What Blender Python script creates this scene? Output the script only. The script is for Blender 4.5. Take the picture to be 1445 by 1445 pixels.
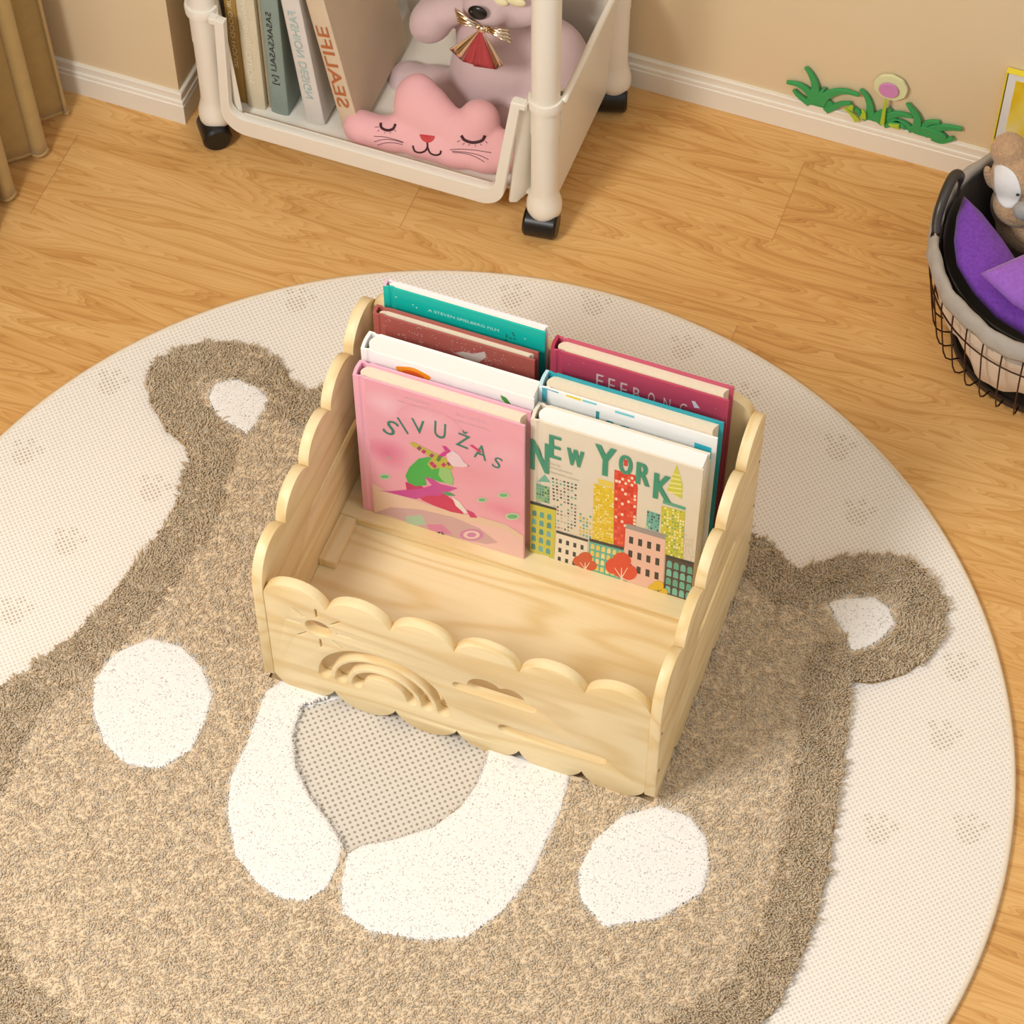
import bpy, bmesh, math, random
import numpy as np
from mathutils import Vector, Matrix, noise
from mathutils.bvhtree import BVHTree
from mathutils.geometry import tessellate_polygon
random.seed(7)
rng = np.random.default_rng(11)
for o in list(bpy.data.objects): bpy.data.objects.remove(o)
scene = bpy.context.scene
COL = scene.collection
PI = math.pi

# ------------------------------------------------------------------ camera
YAW, PITCH, ROLL, FPX = 20.5425, 33.9262, -0.1907, 3918.586
CAM = Vector((0.5475, -1.296, 2.526))
RM = (Matrix.Rotation(math.radians(YAW), 3, 'Z') @ Matrix.Rotation(math.radians(PITCH), 3, 'X')
      @ Matrix.Rotation(math.radians(ROLL), 3, 'Z'))
cd = bpy.data.cameras.new('camera'); cam = bpy.data.objects.new('camera', cd); COL.objects.link(cam)
cam.matrix_world = Matrix.Translation(CAM) @ RM.to_4x4()
cd.sensor_width = 36.0; cd.lens = FPX / 1445.0 * 36.0; cd.clip_start = 0.05; cd.clip_end = 50
scene.camera = cam

# ------------------------------------------------------------------ world, lights, exposure
scene.view_settings.view_transform = 'Standard'
scene.view_settings.look = 'None'
scene.view_settings.gamma = 1.0
scene.view_settings.exposure = 0.3
W = bpy.data.worlds.new('world'); scene.world = W; W.use_nodes = True
bg = W.node_tree.nodes['Background']; bg.inputs['Color'].default_value = (1.0, 0.985, 0.96, 1); bg.inputs['Strength'].default_value = 0.50

def area(name, loc, target, size, power, color):
    l = bpy.data.lights.new(name, 'AREA'); l.shape = 'DISK'; l.size = size; l.energy = power; l.color = color
    o = bpy.data.objects.new(name, l); COL.objects.link(o); o.location = loc
    d = Vector(target) - Vector(loc); o.rotation_euler = d.to_track_quat('-Z', 'Y').to_euler(); return o
area('key_light', (-0.75, -0.95, 1.75), (0.0, 0.0, 0), 0.6, 31, (1.0, 0.985, 0.96))
area('right_wall_fill', (1.0, -0.1, 2.2), (0.8, 0.8, 0.1), 0.9, 4, (1.0, 0.98, 0.95))  # unseen fill lamp, added to brighten the right-hand wall

# ------------------------------------------------------------------ helpers
def at(px, py, ax, v):
    """point on the plane (axis ax = v) seen at a pixel of the photograph"""
    d = RM @ Vector(((px - 722.5) / FPX, -(py - 722.5) / FPX, -1.0))
    return CAM + d * ((v - CAM[ax]) / d[ax])
def lin(c):
    c = [x / 255.0 for x in c]
    return tuple((x / 12.92 if x <= 0.04045 else ((x + 0.055) / 1.055) ** 2.4) for x in c)
def rgba(c): return (*lin(c), 1.0)

WL = {}
def link(o, parent=None, loc=(0, 0, 0)):
    COL.objects.link(o)
    if parent is not None:
        o.parent = parent; WL[o.name] = WL[parent.name]; o.location = (0, 0, 0)
    else:
        WL[o.name] = Vector(loc); o.location = loc
    return o
def thing(name, label, cat, loc=(0, 0, 0), group=None):
    o = bpy.data.objects.new(name, None); o.empty_display_size = 0.02
    link(o, None, loc); o['label'] = label; o['category'] = cat
    if group: o['group'] = group
    return o
def tag(o, label, cat, group=None):
    o['label'] = label; o['category'] = cat
    if group: o['group'] = group
    return o
def mesh_obj(name, me, m, parent=None, loc=(0, 0, 0), smooth=False):
    base = WL[parent.name] if parent is not None else Vector(loc)
    me.transform(Matrix.Translation(-base))
    if m is not None:
        me.materials.clear(); me.materials.append(m)
    if smooth:
        me.polygons.foreach_set('use_smooth', [True] * len(me.polygons))
    me.update()
    return link(bpy.data.objects.new(name, me), parent, loc)
def obj(name, vf, m, parent=None, loc=(0, 0, 0), smooth=False):
    me = bpy.data.meshes.new(name); me.from_pydata([tuple(v) for v in vf[0]], [], [tuple(f) for f in vf[1]]); me.validate()
    return mesh_obj(name, me, m, parent, loc, smooth)
def bmo(name, bm, m, parent=None, loc=(0, 0, 0), smooth=False):
    me = bpy.data.meshes.new(name); bm.normal_update(); bm.to_mesh(me); bm.free()
    return mesh_obj(name, me, m, parent, loc, smooth)
def cat(*parts):
    V, F = [], []
    for v, f in parts:
        n = len(V); V += [tuple(x) for x in v]; F += [tuple(i + n for i in q) for q in f]
    return V, F
def auto_smooth(o, deg=35):
    me = o.data; bm = bmesh.new(); bm.from_mesh(me)
    for f in bm.faces: f.smooth = True
    for e in bm.edges:
        e.smooth = not (len(e.link_faces) == 2 and e.calc_face_angle(0) > math.radians(deg))
    bm.to_mesh(me); bm.free(); return o
def bbox(x0, x1, y0, y1, z0, z1, bev=0.0, seg=2):
    bm = bmesh.new(); bmesh.ops.create_cube(bm, size=1)
    for v in bm.verts:
        v.co = Vector(((x0 + x1) / 2 + v.co.x * (x1 - x0), (y0 + y1) / 2 + v.co.y * (y1 - y0), (z0 + z1) / 2 + v.co.z * (z1 - z0)))
    if bev: bmesh.ops.bevel(bm, geom=list(bm.edges), offset=bev, segments=seg, affect='EDGES')
    vs = [v.co.copy() for v in bm.verts]; bm.verts.index_update(); fs = [[v.index for v in f.verts] for f in bm.faces]; bm.free()
    return vs, fs
def tube(path, r, seg=10, caps=True, closed=False):
    path = [Vector(p) for p in path]; n = len(path)
    rs = r if isinstance(r, (list, tuple)) else [r] * n
    V, F = [], []; up = None
    for i, p in enumerate(path):
        a = path[(i - 1) % n] if (closed or i > 0) else p
        b = path[(i + 1) % n] if (closed or i < n - 1) else p
        t = (b - a).normalized()
        if up is None: up = t.orthogonal().normalized()
        up = (up - t * up.dot(t)).normalized(); s = t.cross(up)
        for k in range(seg):
            an = 2 * PI * k / seg; V.append(p + (up * math.cos(an) + s * math.sin(an)) * rs[i])
    m = n if closed else n - 1
    for i in range(m):
        for k in range(seg):
            a0 = i * seg + k; a1 = i * seg + (k + 1) % seg; b0 = ((i + 1) % n) * seg + k; b1 = ((i + 1) % n) * seg + (k + 1) % seg
            F.append((a0, a1, b1, b0))
    if caps and not closed:
        F.append(tuple(range(seg))[::-1]); F.append(tuple((n - 1) * seg + k for k in range(seg)))
    return V, F
def lathe(prof, c=(0, 0, 0), seg=32, axis='Z'):
    V, F = [], []
    for r, h in prof:
        for k in range(seg):
            a = 2 * PI * k / seg; x, y = r * math.cos(a), r * math.sin(a)
            V.append(Vector((x, y, h)) if axis == 'Z' else Vector((h, x, y)) if axis == 'X' else Vector((x, h, y)))
    V = [v + Vector(c) for v in V]
    for i in range(len(prof) - 1):
        for k in range(seg):
            k2 = (k + 1) % seg; F.append((i * seg + k, i * seg + k2, (i + 1) * seg + k2, (i + 1) * seg + k))
    F.append(tuple(range(seg))[::-1]); F.append(tuple((len(prof) - 1) * seg + k for k in range(seg)))
    return V, F
def ell(c, r, rot=None, u=24, v=14):
    bm = bmesh.new(); bmesh.ops.create_uvsphere(bm, u_segments=u, v_segments=v, radius=1.0)
    R = rot if rot is not None else Matrix.Identity(3)
    vs = [Vector(c) + R @ Vector((q.co.x * r[0], q.co.y * r[1], q.co.z * r[2])) for q in bm.verts]
    bm.verts.index_update(); fs = [[q.index for q in f.verts] for f in bm.faces]; bm.free(); return vs, fs
def arc(p, q, sag, n=12):
    """circular arc from p to q bulging to the left of p->q by sag (2D)"""
    p, q = Vector(p), Vector(q); c = (q - p).length; d = (q - p) / c; nrm = Vector((-d.y, d.x))
    s = abs(sag); R = (c * c / 4 + s * s) / (2 * s); sg = 1 if sag > 0 else -1
    mid = (p + q) / 2; cen = mid - nrm * sg * (R - s)
    a = math.asin(min(1, c / 2 / R))
    if s > R: a = PI - a
    out = []
    for i in range(n + 1):
        t = -a + 2 * a * i / n
        out.append(cen + nrm * sg * R * math.cos(t) + d * R * math.sin(t))
    return out
def stadium(x0, x1, z0, z1, n=8):
    r = (z1 - z0) / 2; zc = (z0 + z1) / 2; P = []
    for i in range(n + 1): a = -PI / 2 + PI * i / n; P.append((x1 - r + r * math.cos(a), zc + r * math.sin(a)))
    for i in range(n + 1): a = PI / 2 + PI * i / n; P.append((x0 + r + r * math.cos(a), zc + r * math.sin(a)))
    return P
def curve_plate(loops, thick, bev=0.0):
    """plate with holes from 2D loops, via a filled 2D curve; returns mesh in XY, thickness in Z centred"""
    cu = bpy.data.curves.new('tmp', 'CURVE'); cu.dimensions = '2D'; cu.fill_mode = 'BOTH'
    cu.extrude = max(1e-5, thick / 2 - bev); cu.bevel_depth = bev; cu.bevel_resolution = 1; cu.offset = -bev
    for lp in loops:
        s = cu.splines.new('POLY'); s.points.add(len(lp) - 1)
        for i, p in enumerate(lp): s.points[i].co = (p[0], p[1], 0, 1)
        s.use_cyclic_u = True
    o = bpy.data.objects.new('tmp', cu); COL.objects.link(o)
    dg = bpy.context.evaluated_depsgraph_get(); dg.update()
    me = bpy.data.meshes.new_from_object(o.evaluated_get(dg), depsgraph=dg)
    bpy.data.objects.remove(o); bpy.data.curves.remove(cu); return me
def glyphs(txt, mirror=False):
    """text as flat polygons with bounding box starting at 0,0; returns verts2d, faces, w, h"""
    cu = bpy.data.curves.new('tmp', 'FONT'); cu.body = txt; cu.size = 1.0; cu.resolution_u = 4; cu.fill_mode = 'FRONT'
    o = bpy.data.objects.new('tmp', cu); COL.objects.link(o)
    dg = bpy.context.evaluated_depsgraph_get(); dg.update()
    me = bpy.data.meshes.new_from_object(o.evaluated_get(dg), depsgraph=dg)
    vs = [(v.co.x, v.co.y) for v in me.vertices]; fs = [tuple(p.vertices) for p in me.polygons]
    bpy.data.objects.remove(o); bpy.data.curves.remove(cu); bpy.data.meshes.remove(me)
    if not vs: return [], [], 1, 1
    x0 = min(v[0] for v in vs); x1 = max(v[0] for v in vs); y0 = min(v[1] for v in vs); y1 = max(v[1] for v in vs)
    if mirror: vs = [(x0 + x1 - v[0], v[1]) for v in vs]
    return [(v[0] - x0, v[1] - y0) for v in vs], fs, x1 - x0, y1 - y0
def remeshed(vf, voxel, smooth_it=6, fac=0.6):
    me = bpy.data.meshes.new('tmp'); me.from_pydata([tuple(v) for v in vf[0]], [], vf[1])
    o = bpy.data.objects.new('tmp', me); COL.objects.link(o)
    m = o.modifiers.new('r', 'REMESH'); m.mode = 'VOXEL'; m.voxel_size = voxel
    s = o.modifiers.new('s', 'SMOOTH'); s.iterations = smooth_it; s.factor = fac
    dg = bpy.context.evaluated_depsgraph_get(); dg.update()
    r = bpy.data.meshes.new_from_object(o.evaluated_get(dg), depsgraph=dg)
    bpy.data.objects.remove(o); bpy.data.meshes.remove(me); return r

class Art:
    """printed decoration: thin coloured polygons laid on a surface, one mesh"""
    def __init__(s): s.V = []; s.F = []; s.C = []; s.layer = 0
    def poly(s, pts, col, up=True):
        if up: s.layer += 1
        pts = [(p[0], p[1]) for p in pts]; n = len(s.V)
        tris = tessellate_polygon([[Vector((p[0], p[1], 0)) for p in pts]])
        s.V += [(p[0], p[1], s.layer) for p in pts]
        for t in tris: s.F.append(tuple(n + i for i in t)); s.C.append(col)
    def rect(s, x0, y0, x1, y1, col, up=True): s.poly([(x0, y0), (x1, y0), (x1, y1), (x0, y1)], col, up)
    def oval(s, x, y, rx, ry, col, n=18, up=True, wob=0, ph=0):
        s.poly([(x + rx * (1 + wob * math.sin(5 * a + ph)) * math.cos(a), y + ry * (1 + wob * math.sin(5 * a + ph)) * math.sin(a)) for a in [2 * PI * i / n for i in range(n)]], col, up)
    def text(s, txt, x, y, w, h, col, rot=0, mirror=False, bold=0):
        vs, fs, gw, gh = glyphs(txt, mirror); s.layer += 1
        offs = [(0, 0)] if not bold else [(-bold, 0), (bold, 0), (0, 0)]
        ca, sa = math.cos(rot), math.sin(rot)
        for ox, oy in offs:
            n = len(s.V); s.layer += 1
            for v in vs:
                a, b = v[0] / gw * w - w / 2 + ox, v[1] / gh * h - h / 2 + oy
                s.V.append((x + a * ca - b * sa, y + a * sa + b * ca, s.layer))
            for f in fs: s.F.append(tuple(n + i for i in f)); s.C.append(col)
    def build(s, name, fn, parent, mat, step=0.00002):
        vs = [fn(v[0], v[1], 0.00012 + v[2] * step) for v in s.V]
        me = bpy.data.meshes.new(name); me.from_pydata([tuple(v) for v in vs], [], s.F)
        ca = me.color_attributes.new('Col', 'FLOAT_COLOR', 'CORNER')
        arr = np.empty((len(me.loops), 4), dtype=np.float32)
        for p, c in zip(me.polygons, s.C): arr[p.loop_start:p.loop_start + p.loop_total] = rgba(c)
        ca.data.foreach_set('color', arr.ravel())
        return mesh_obj(name, me, mat, parent)

# ------------------------------------------------------------------ materials
class NT:
    def __init__(s, name):
        s.m = bpy.data.materials.new(name); s.m.use_nodes = True; s.t = s.m.node_tree; s.b = s.t.nodes['Principled BSDF']
    def n(s, typ, **kw):
        nd = s.t.nodes.new(typ)
        for k, v in kw.items():
            if k.startswith('_'): setattr(nd, k[1:], v)
            else:
                key = int(k[1:]) if k[0] == 'i' and k[1:].isdigit() else k
                if isinstance(v, bpy.types.NodeSocket): s.t.links.new(v, nd.inputs[key])
                else: nd.inputs[key].default_value = v
        return nd
    def math(s, op, a, b=0.0, clamp=False):
        return s.n('ShaderNodeMath', _operation=op, _use_clamp=clamp, i0=a, i1=b).outputs[0]
    def mix(s, f, a, b, blend='MIX'):
        nd = s.t.nodes.new('ShaderNodeMix'); nd.data_type = 'RGBA'; nd.blend_type = blend
        for i, v in ((0, f), (6, a), (7, b)):
            if isinstance(v, bpy.types.NodeSocket): s.t.links.new(v, nd.inputs[i])
            else: nd.inputs[i].default_value = v
        return nd.outputs[2]
    def ramp(s, f, stops):
        nd = s.n('ShaderNodeValToRGB', i0=f); cr = nd.color_ramp
        while len(cr.elements) < len(stops): cr.elements.new(0.5)
        for e, (p, c) in zip(cr.elements, stops): e.position = p; e.color = c if len(c) == 4 else (*c, 1)
        return nd.outputs[0]
    def coords(s, scale=(1, 1, 1), rot=(0, 0, 0), loc=(0, 0, 0)):
        tc = s.n('ShaderNodeTexCoord'); return s.n('ShaderNodeMapping', i0=tc.outputs['Object'], Location=loc, Rotation=rot, Scale=scale).outputs[0]
    def link(s, a, b): s.t.links.new(a, b)
    def fin(s, col=None, rough=None, bump=None, bstr=0.3, bdist=0.001, spec=None, sheen=0, metal=0, coat=0):
        b = s.b
        if col is not None:
            if isinstance(col, bpy.types.NodeSocket): s.link(col, b.inputs['Base Color'])
            else: b.inputs['Base Color'].default_value = col
        if rough is not None:
            if isinstance(rough, bpy.types.NodeSocket): s.link(rough, b.inputs['Roughness'])
            else: b.inputs['Roughness'].default_value = rough
        if spec is not None: b.inputs['Specular IOR Level'].default_value = spec
        b.inputs['Sheen Weight'].default_value = sheen; b.inputs['Metallic'].default_value = metal; b.inputs['Coat Weight'].default_value = coat
        if bump is not None:
            bn = s.n('ShaderNodeBump', Strength=bstr, Distance=bdist, Height=bump); s.link(bn.outputs[0], b.inputs['Normal'])
        return s.m

def plain(name, c, rough=0.5, var=0.04, scale=40, bstr=0.0, bscale=400, bdist=0.0005, **kw):
    t = NT(name); co = t.coords(); nz = t.n('ShaderNodeTexNoise', Vector=co, Scale=float(scale), Detail=3.0).outputs[0]
    a = rgba([max(0, x * (1 - var)) for x in c]); b = rgba([min(255, x * (1 + var)) for x in c])
    col = t.mix(nz, a, b); bp = None
    if bstr: bp = t.n('ShaderNodeTexNoise', Vector=co, Scale=float(bscale), Detail=2.0).outputs[0]
    return t.fin(col, rough, bp, bstr, bdist, **kw)

def pine(name, axis, light=(240, 223, 181), dark=(220, 190, 132), seed=0.0):
    """pine plywood: contour-line grain running along the given axis"""
    t = NT(name); st = {'X': (1.2, 7, 7), 'Y': (7, 1.2, 7), 'Z': (7, 7, 1.2)}[axis]
    co = t.coords(scale=st, loc=(seed, seed * 1.7, seed * 0.6))
    n1 = t.n('ShaderNodeTexNoise', Vector=co, Scale=1.6, Detail=2.0, Roughness=0.45).outputs[0]
    w = t.math('SINE', t.math('MULTIPLY', n1, 62.0)); w = t.math('MULTIPLY_ADD', w, 0.5); 
    w.node.inputs[2].default_value = 0.5
    w = t.math('POWER', w, 2.2)
    st2 = {'X': (6, 300, 300), 'Y': (300, 6, 300), 'Z': (300, 300, 6)}[axis]
    n2 = t.n('ShaderNodeTexNoise', Vector=t.coords(scale=st2), Scale=1.0, Detail=2.0).outputs[0]
    n3 = t.n('ShaderNodeTexNoise', Vector=co, Scale=0.7, Detail=1.0).outputs[0]
    f = t.math('ADD', t.math('MULTIPLY', w, 0.38), t.math('MULTIPLY', n2, 0.28))
    f = t.math('ADD', f, t.math('MULTIPLY', n3, 0.3), True)
    col = t.ramp(f, [(0.1, rgba(light)), (0.85, rgba(dark))])
    return t.fin(col, 0.42, n2, 0.06, 0.0004, spec=0.35)

def floor_mat():
    t = NT('laminate_floor')
    tc = t.n('ShaderNodeTexCoord'); sep = t.n('ShaderNodeSeparateXYZ', i0=tc.outputs['Object'])
    x, y = sep.outputs[0], sep.outputs[1]
    PW = 0.1315
    yr = t.math('DIVIDE', t.math('SUBTRACT', y, 0.759), PW); row = t.math('FLOOR', yr); fy = t.math('FRACT', yr)
    xs = t.math('ADD', t.math('SUBTRACT', x, 0.104), t.math('MULTIPLY', row, 0.4175))
    xr = t.math('DIVIDE', xs, 0.835); pl = t.math('FLOOR', xr); fx = t.math('FRACT', xr)
    # plank id offset
    pid = t.math('ADD', t.math('MULTIPLY', row, 3.7), t.math('MULTIPLY', pl, 5.3))
    cx = t.n('ShaderNodeCombineXYZ', X=t.math('MULTIPLY', x, 1.5), Y=t.math('MULTIPLY', y, 13.0), Z=pid).outputs[0]
    n1 = t.n('ShaderNodeTexNoise', Vector=cx, Scale=1.35, Detail=2.5, Roughness=0.5, Distortion=0.25).outputs[0]
    s1 = t.math('MULTIPLY', n1, 9.0); fr = t.math('FRACT', s1)          # contour bands with a hard late edge
    band = t.math('POWER', fr, 4.0)
    s2 = t.math('FRACT', t.math('MULTIPLY', n1, 44.0)); fine = t.math('POWER', s2, 2.0)
    cx2 = t.n('ShaderNodeCombineXYZ', X=t.math('MULTIPLY', x, 14.0), Y=t.math('MULTIPLY', y, 420.0), Z=pid).outputs[0]
    fib = t.n('ShaderNodeTexNoise', Vector=cx2, Scale=1.0, Detail=2.0).outputs[0]
    cx3 = t.n('ShaderNodeCombineXYZ', X=t.math('MULTIPLY', x, 1.5), Y=t.math('MULTIPLY', y, 6.0), Z=pid).outputs[0]
    big = t.n('ShaderNodeTexNoise', Vector=cx3, Scale=1.6, Detail=1.0).outputs[0]
    f = t.math('ADD', t.math('MULTIPLY', band, 0.24), t.math('MULTIPLY', fine, 0.17))
    f = t.math('ADD', f, t.math('MULTIPLY', fib, 0.22)); f = t.math('ADD', f, t.math('MULTIPLY', big, 0.42), True)
    col = t.ramp(f, [(0.18, rgba((230, 186, 122))), (0.5, rgba((208, 156, 90))), (0.9, rgba((160, 100, 48)))])
    ex = t.math('LESS_THAN', t.math('ABSOLUTE', t.math('SUBTRACT', t.math('FRACT', t.math('ADD', xr, 0.5)), 0.5)), 0.0009)
    ey = t.math('LESS_THAN', t.math('ABSOLUTE', t.math('SUBTRACT', t.math('FRACT', t.math('ADD', yr, 0.5)), 0.5)), 0.0022)
    e = t.math('MAXIMUM', ex, t.math('MULTIPLY', ey, 0.55))
    col = t.mix(t.math('MULTIPLY', e, 0.32), col, rgba((140, 84, 40)))
    return t.fin(col, 0.38, t.math('SUBTRACT', fib, t.math('MULTIPLY', e, 2.0)), 0.05, 0.0004, spec=0.3)

SPOTS = [(420, 425), (156, 541), (35, 640), (215, 691), (95, 766), (20, 864), (965, 492), (1183, 633), (838, 430), (1211, 725), (1352, 943), (1331, 1040), (1367, 1172), (1240, 1172), (724, 420), (1045, 560), (640, 1390)]
RC = Vector((-0.0367, 0.0065, 0.0)); RR = 0.607
def weave_mat(name, base, dot, dotrgb, k, spots=False, thr=0.55, soft=0.3):
    t = NT(name); tc = t.n('ShaderNodeTexCoord'); sep = t.n('ShaderNodeSeparateXYZ', i0=tc.outputs['Object'])
    kk = 2 * PI / k
    sx = t.math('SINE', t.math('MULTIPLY', t.math('ADD', sep.outputs[0], sep.outputs[1]), kk * 0.7071))
    sy = t.math('SINE', t.math('MULTIPLY', t.math('SUBTRACT', sep.outputs[0], sep.outputs[1]), kk * 0.7071))
    p = t.math('MULTIPLY', t.math('ADD', t.math('ADD', sx, sy), 2.0), 0.25)
    nz = t.n('ShaderNodeTexNoise', Vector=tc.outputs['Object'], Scale=260.0, Detail=1.0).outputs[0]
    p2 = t.math('ADD', p, t.math('MULTIPLY', t.math('SUBTRACT', nz, 0.5), 0.25))
    d = t.n('ShaderNodeMapRange', _interpolation_type='SMOOTHSTEP', i0=p2, i1=thr, i2=thr + soft, i3=0.0, i4=1.0).outputs[0]
    col = t.mix(t.math('MULTIPLY', d, dot), rgba(base), rgba(dotrgb))
    if spots:
        acc = None
        for (px, py) in SPOTS:
            q = at(px, py, 2, 0.006) - RC
            for dx, dy, r in ((0, 0, 0.0125), (-0.014, 0.014, 0.0055), (0, 0.02, 0.0055), (0.014, 0.014, 0.0055)):
                dist = t.n('ShaderNodeVectorMath', _operation='DISTANCE', i0=tc.outputs['Object'], i1=(q.x + dx, q.y + dy - 0.004, 0.006)).outputs['Value']
                mk = t.math('LESS_THAN', dist, r)
                acc = mk if acc is None else t.math('MAXIMUM', acc, mk)
        col = t.mix(t.math('MULTIPLY', t.math('MULTIPLY', acc, d), 0.45), col, rgba((150, 128, 96)))
        col = t.mix(t.math('MULTIPLY', acc, 0.05), col, rgba((160, 135, 95)))
    return t.fin(col, 0.9, t.math('SUBTRACT', 1.0, d), 0.35, 0.0009, spec=0.1)

def attr_mat(name, rough=0.4, spec=0.4, coat=0.0):
    t = NT(name); a = t.n('ShaderNodeVertexColor'); a.layer_name = 'Col'
    nz = t.n('ShaderNodeTexNoise', Vector=t.coords(), Scale=60.0, Detail=2.0).outputs[0]
    col = t.mix(t.math('MULTIPLY', nz, 0.06), a.outputs[0], rgba((235, 225, 205)))
    return t.fin(col, rough, spec=spec, coat=coat)

M = {}
M['wall'] = plain('wall_paint', (224, 202, 165), 0.85, 0.012, 3, 0.05, 500, 0.0003, spec=0.15)
M['base'] = plain('baseboard_paint', (236, 228, 212), 0.5, 0.012, 6, spec=0.3)
M['floor'] = floor_mat()
M['pineX'] = pine('pine_along_width', 'X', seed=1.3)
M['pineY'] = pine('pine_along_depth', 'Y', seed=4.1)
M['pineZ'] = pine('pine_side', 'Y', seed=7.7)
M['pineB'] = pine('pine_back', 'Z', seed=9.2)
M['weave'] = weave_mat('woven_rug_field', (239, 232, 222), 0.40, (166, 152, 134), 0.0045, True)
M['nose'] = weave_mat('woven_rug_nose', (212, 205, 194), 0.75, (130, 114, 94), 0.0061, False, 0.68, 0.16)
M['print'] = attr_mat('cover_print', 0.35)
M['printm'] = attr_mat('matte_print', 0.7, 0.2)
M['plastic'] = plain('cream_plastic', (237, 230, 216), 0.32, 0.008, 10, spec=0.45)
M['black'] = plain('black_rubber', (20, 18, 17), 0.3, 0.1, 30, spec=0.5)
M['page'] = plain('page_edges', (226, 213, 188), 0.8, 0.03, 300)
M['pagew'] = plain('white_page_edges', (236, 233, 228), 0.7, 0.01, 300)
M['curtain'] = plain('curtain_cloth', (182, 152, 96), 0.9, 0.05, 60, 0.25, 900, 0.0006, sheen=0.2, spec=0.1)
M['pink'] = plain('pink_velour', (235, 178, 180), 0.75, 0.015, 30, 0.1, 900, 0.0004, sheen=0.3, spec=0.1)
M['plush'] = plain('lilac_velour', (212, 186, 186), 0.75, 0.02, 30, 0.1, 900, 0.0004, sheen=0.3, spec=0.15)
M['cream'] = plain('cream_felt', (236, 224, 180), 0.8, 0.02, 60)
M['thread'] = plain('dark_thread', (62, 18, 24), 0.6, 0.05, 60)
M['red'] = plain('red_thread', (190, 10, 16), 0.5, 0.05, 60)
M['gold'] = plain('gold_foil', (236, 216, 190), 0.16, 0.05, 60, metal=1.0)
M['ribbon'] = plain('red_ribbon', (178, 66, 70), 0.4, 0.05, 60)
M['green'] = plain('green_foam', (66, 160, 92), 0.6, 0.03, 40, spec=0.3)
M['lime'] = plain('lime_foam', (176, 200, 60), 0.6, 0.03, 40, spec=0.3)
M['paleg'] = plain('pale_green_foam', (220, 222, 172), 0.6, 0.02, 40, spec=0.3)
M['mauve'] = plain('mauve_foam', (208, 138, 188), 0.6, 0.02, 40, spec=0.3)
M['wire'] = plain('dark_wire', (62, 34, 22), 0.4, 0.1, 60, metal=0.6)
M['dark'] = plain('dark_base', (46, 36, 30), 0.5, 0.1, 30)
M['grip'] = plain('dark_grip', (56, 50, 44), 0.38, 0.1, 30, 0.2, 300, 0.0008)
M['felt'] = plain('grey_felt', (166, 158, 148), 0.9, 0.09, 45, 0.5, 90, 0.002)
M['liner'] = plain('beige_liner', (222, 204, 184), 0.9, 0.05, 30, 0.5, 60, 0.003)
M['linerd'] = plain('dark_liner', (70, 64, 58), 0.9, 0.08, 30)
M['purple'] = plain('purple_felt', (118, 66, 166), 0.95, 0.20, 260, 0.4, 500, 0.001, sheen=0.25, spec=0.1)
M['purple2'] = plain('light_purple_felt', (150, 98, 188), 0.95, 0.12, 260, 0.4, 500, 0.001, sheen=0.25, spec=0.1)
M['fur'] = plain('brown_fur', (186, 152, 118), 0.95, 0.12, 220, 0.8, 350, 0.003, sheen=0.3, spec=0.1)
M['white'] = plain('white_felt', (228, 226, 224), 0.8, 0.01, 60, spec=0.2)
M['greyf'] = plain('speckled_grey_felt', (150, 148, 146), 0.95, 0.3, 700)
M['yellow'] = plain('yellow_frame', (238, 218, 60), 0.5, 0.02, 30)
M['screw'] = plain('screw_head', (70, 66, 60), 0.4, 0.05, 30, metal=0.8)
def pic_mat():
    t = NT('yellow_painting'); co = t.coords()
    nz = t.n('ShaderNodeTexNoise', Vector=co, Scale=14.0, Detail=2.0).outputs[0]
    return t.fin(t.ramp(nz, [(0.3, rgba((240, 236, 220))), (0.48, rgba((236, 214, 90))), (0.62, rgba((226, 190, 24)))]), 0.6)
M['pic'] = pic_mat()

# ------------------------------------------------------------------ room
def struct(name, vf, m):
    o = obj(name, vf, m); o['kind'] = 'structure'; return o
YW, YL, XC = 0.94, 0.694, -0.622
struct('floor', bbox(-2.2, 2.6, -1.9, 1.2, -0.05, 0.0), M['floor'])
struct('wall_back', bbox(XC - 0.002, 2.6, YW, YW + 0.08, 0, 2.4), M['wall'])
struct('wall_left_pier', bbox(-2.2, XC, YL, YW + 0.08, 0, 2.4), M['wall'])
struct('wall_left', bbox(-0.96, -0.88, -1.9, YL, 0, 2.4), M['wall'])
def baseboard(name, a, b, nrm):
    """moulded baseboard from a to b (2D), profile pushed out along nrm"""
    H = 0.051
    prof = [(0.0, 0), (0.0065, 0), (0.0065, 0.030), (0.0050, 0.0312), (0.0050, 0.0335), (0.0062, 0.0345), (0.0058, 0.0375), (0.0040, 0.0385), (0.0036, 0.0445), (0.0046, 0.0455), (0.0046, 0.0495), (0.0036, H), (0.0, H)]
    V, F = [], []
    for p, ext in ((a, a[2]), (b, b[2])):
        for d, z in prof: V.append((p[0] + nrm[0] * d + ext[0] * d, p[1] + nrm[1] * d + ext[1] * d, z))
    n = len(prof)
    for i in range(n - 1): F.append((i, i + 1, n + i + 1, n + i))
    F.append(tuple(range(n))); F.append(tuple(range(n, 2 * n))[::-1])
    bm = bmesh.new(); me = bpy.data.meshes.new('x'); me.from_pydata(V, [], F); bm.from_mesh(me); bmesh.ops.recalc_face_normals(bm, faces=bm.faces)
    o = bmo(name, bm, M['base']); o['kind'] = 'structure'; return o
baseboard('baseboard_back', (XC, YW, (1, 0)), (2.6, YW, (0, 0)), (0, -1))
baseboard('baseboard_left', (-2.2, YL, (0, 0)), (XC, YL, (1, 0)), (0, -1))
baseboard('baseboard_return', (XC, YL, (0, -1)), (XC, YW, (0, -1)), (1, 0))

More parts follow.
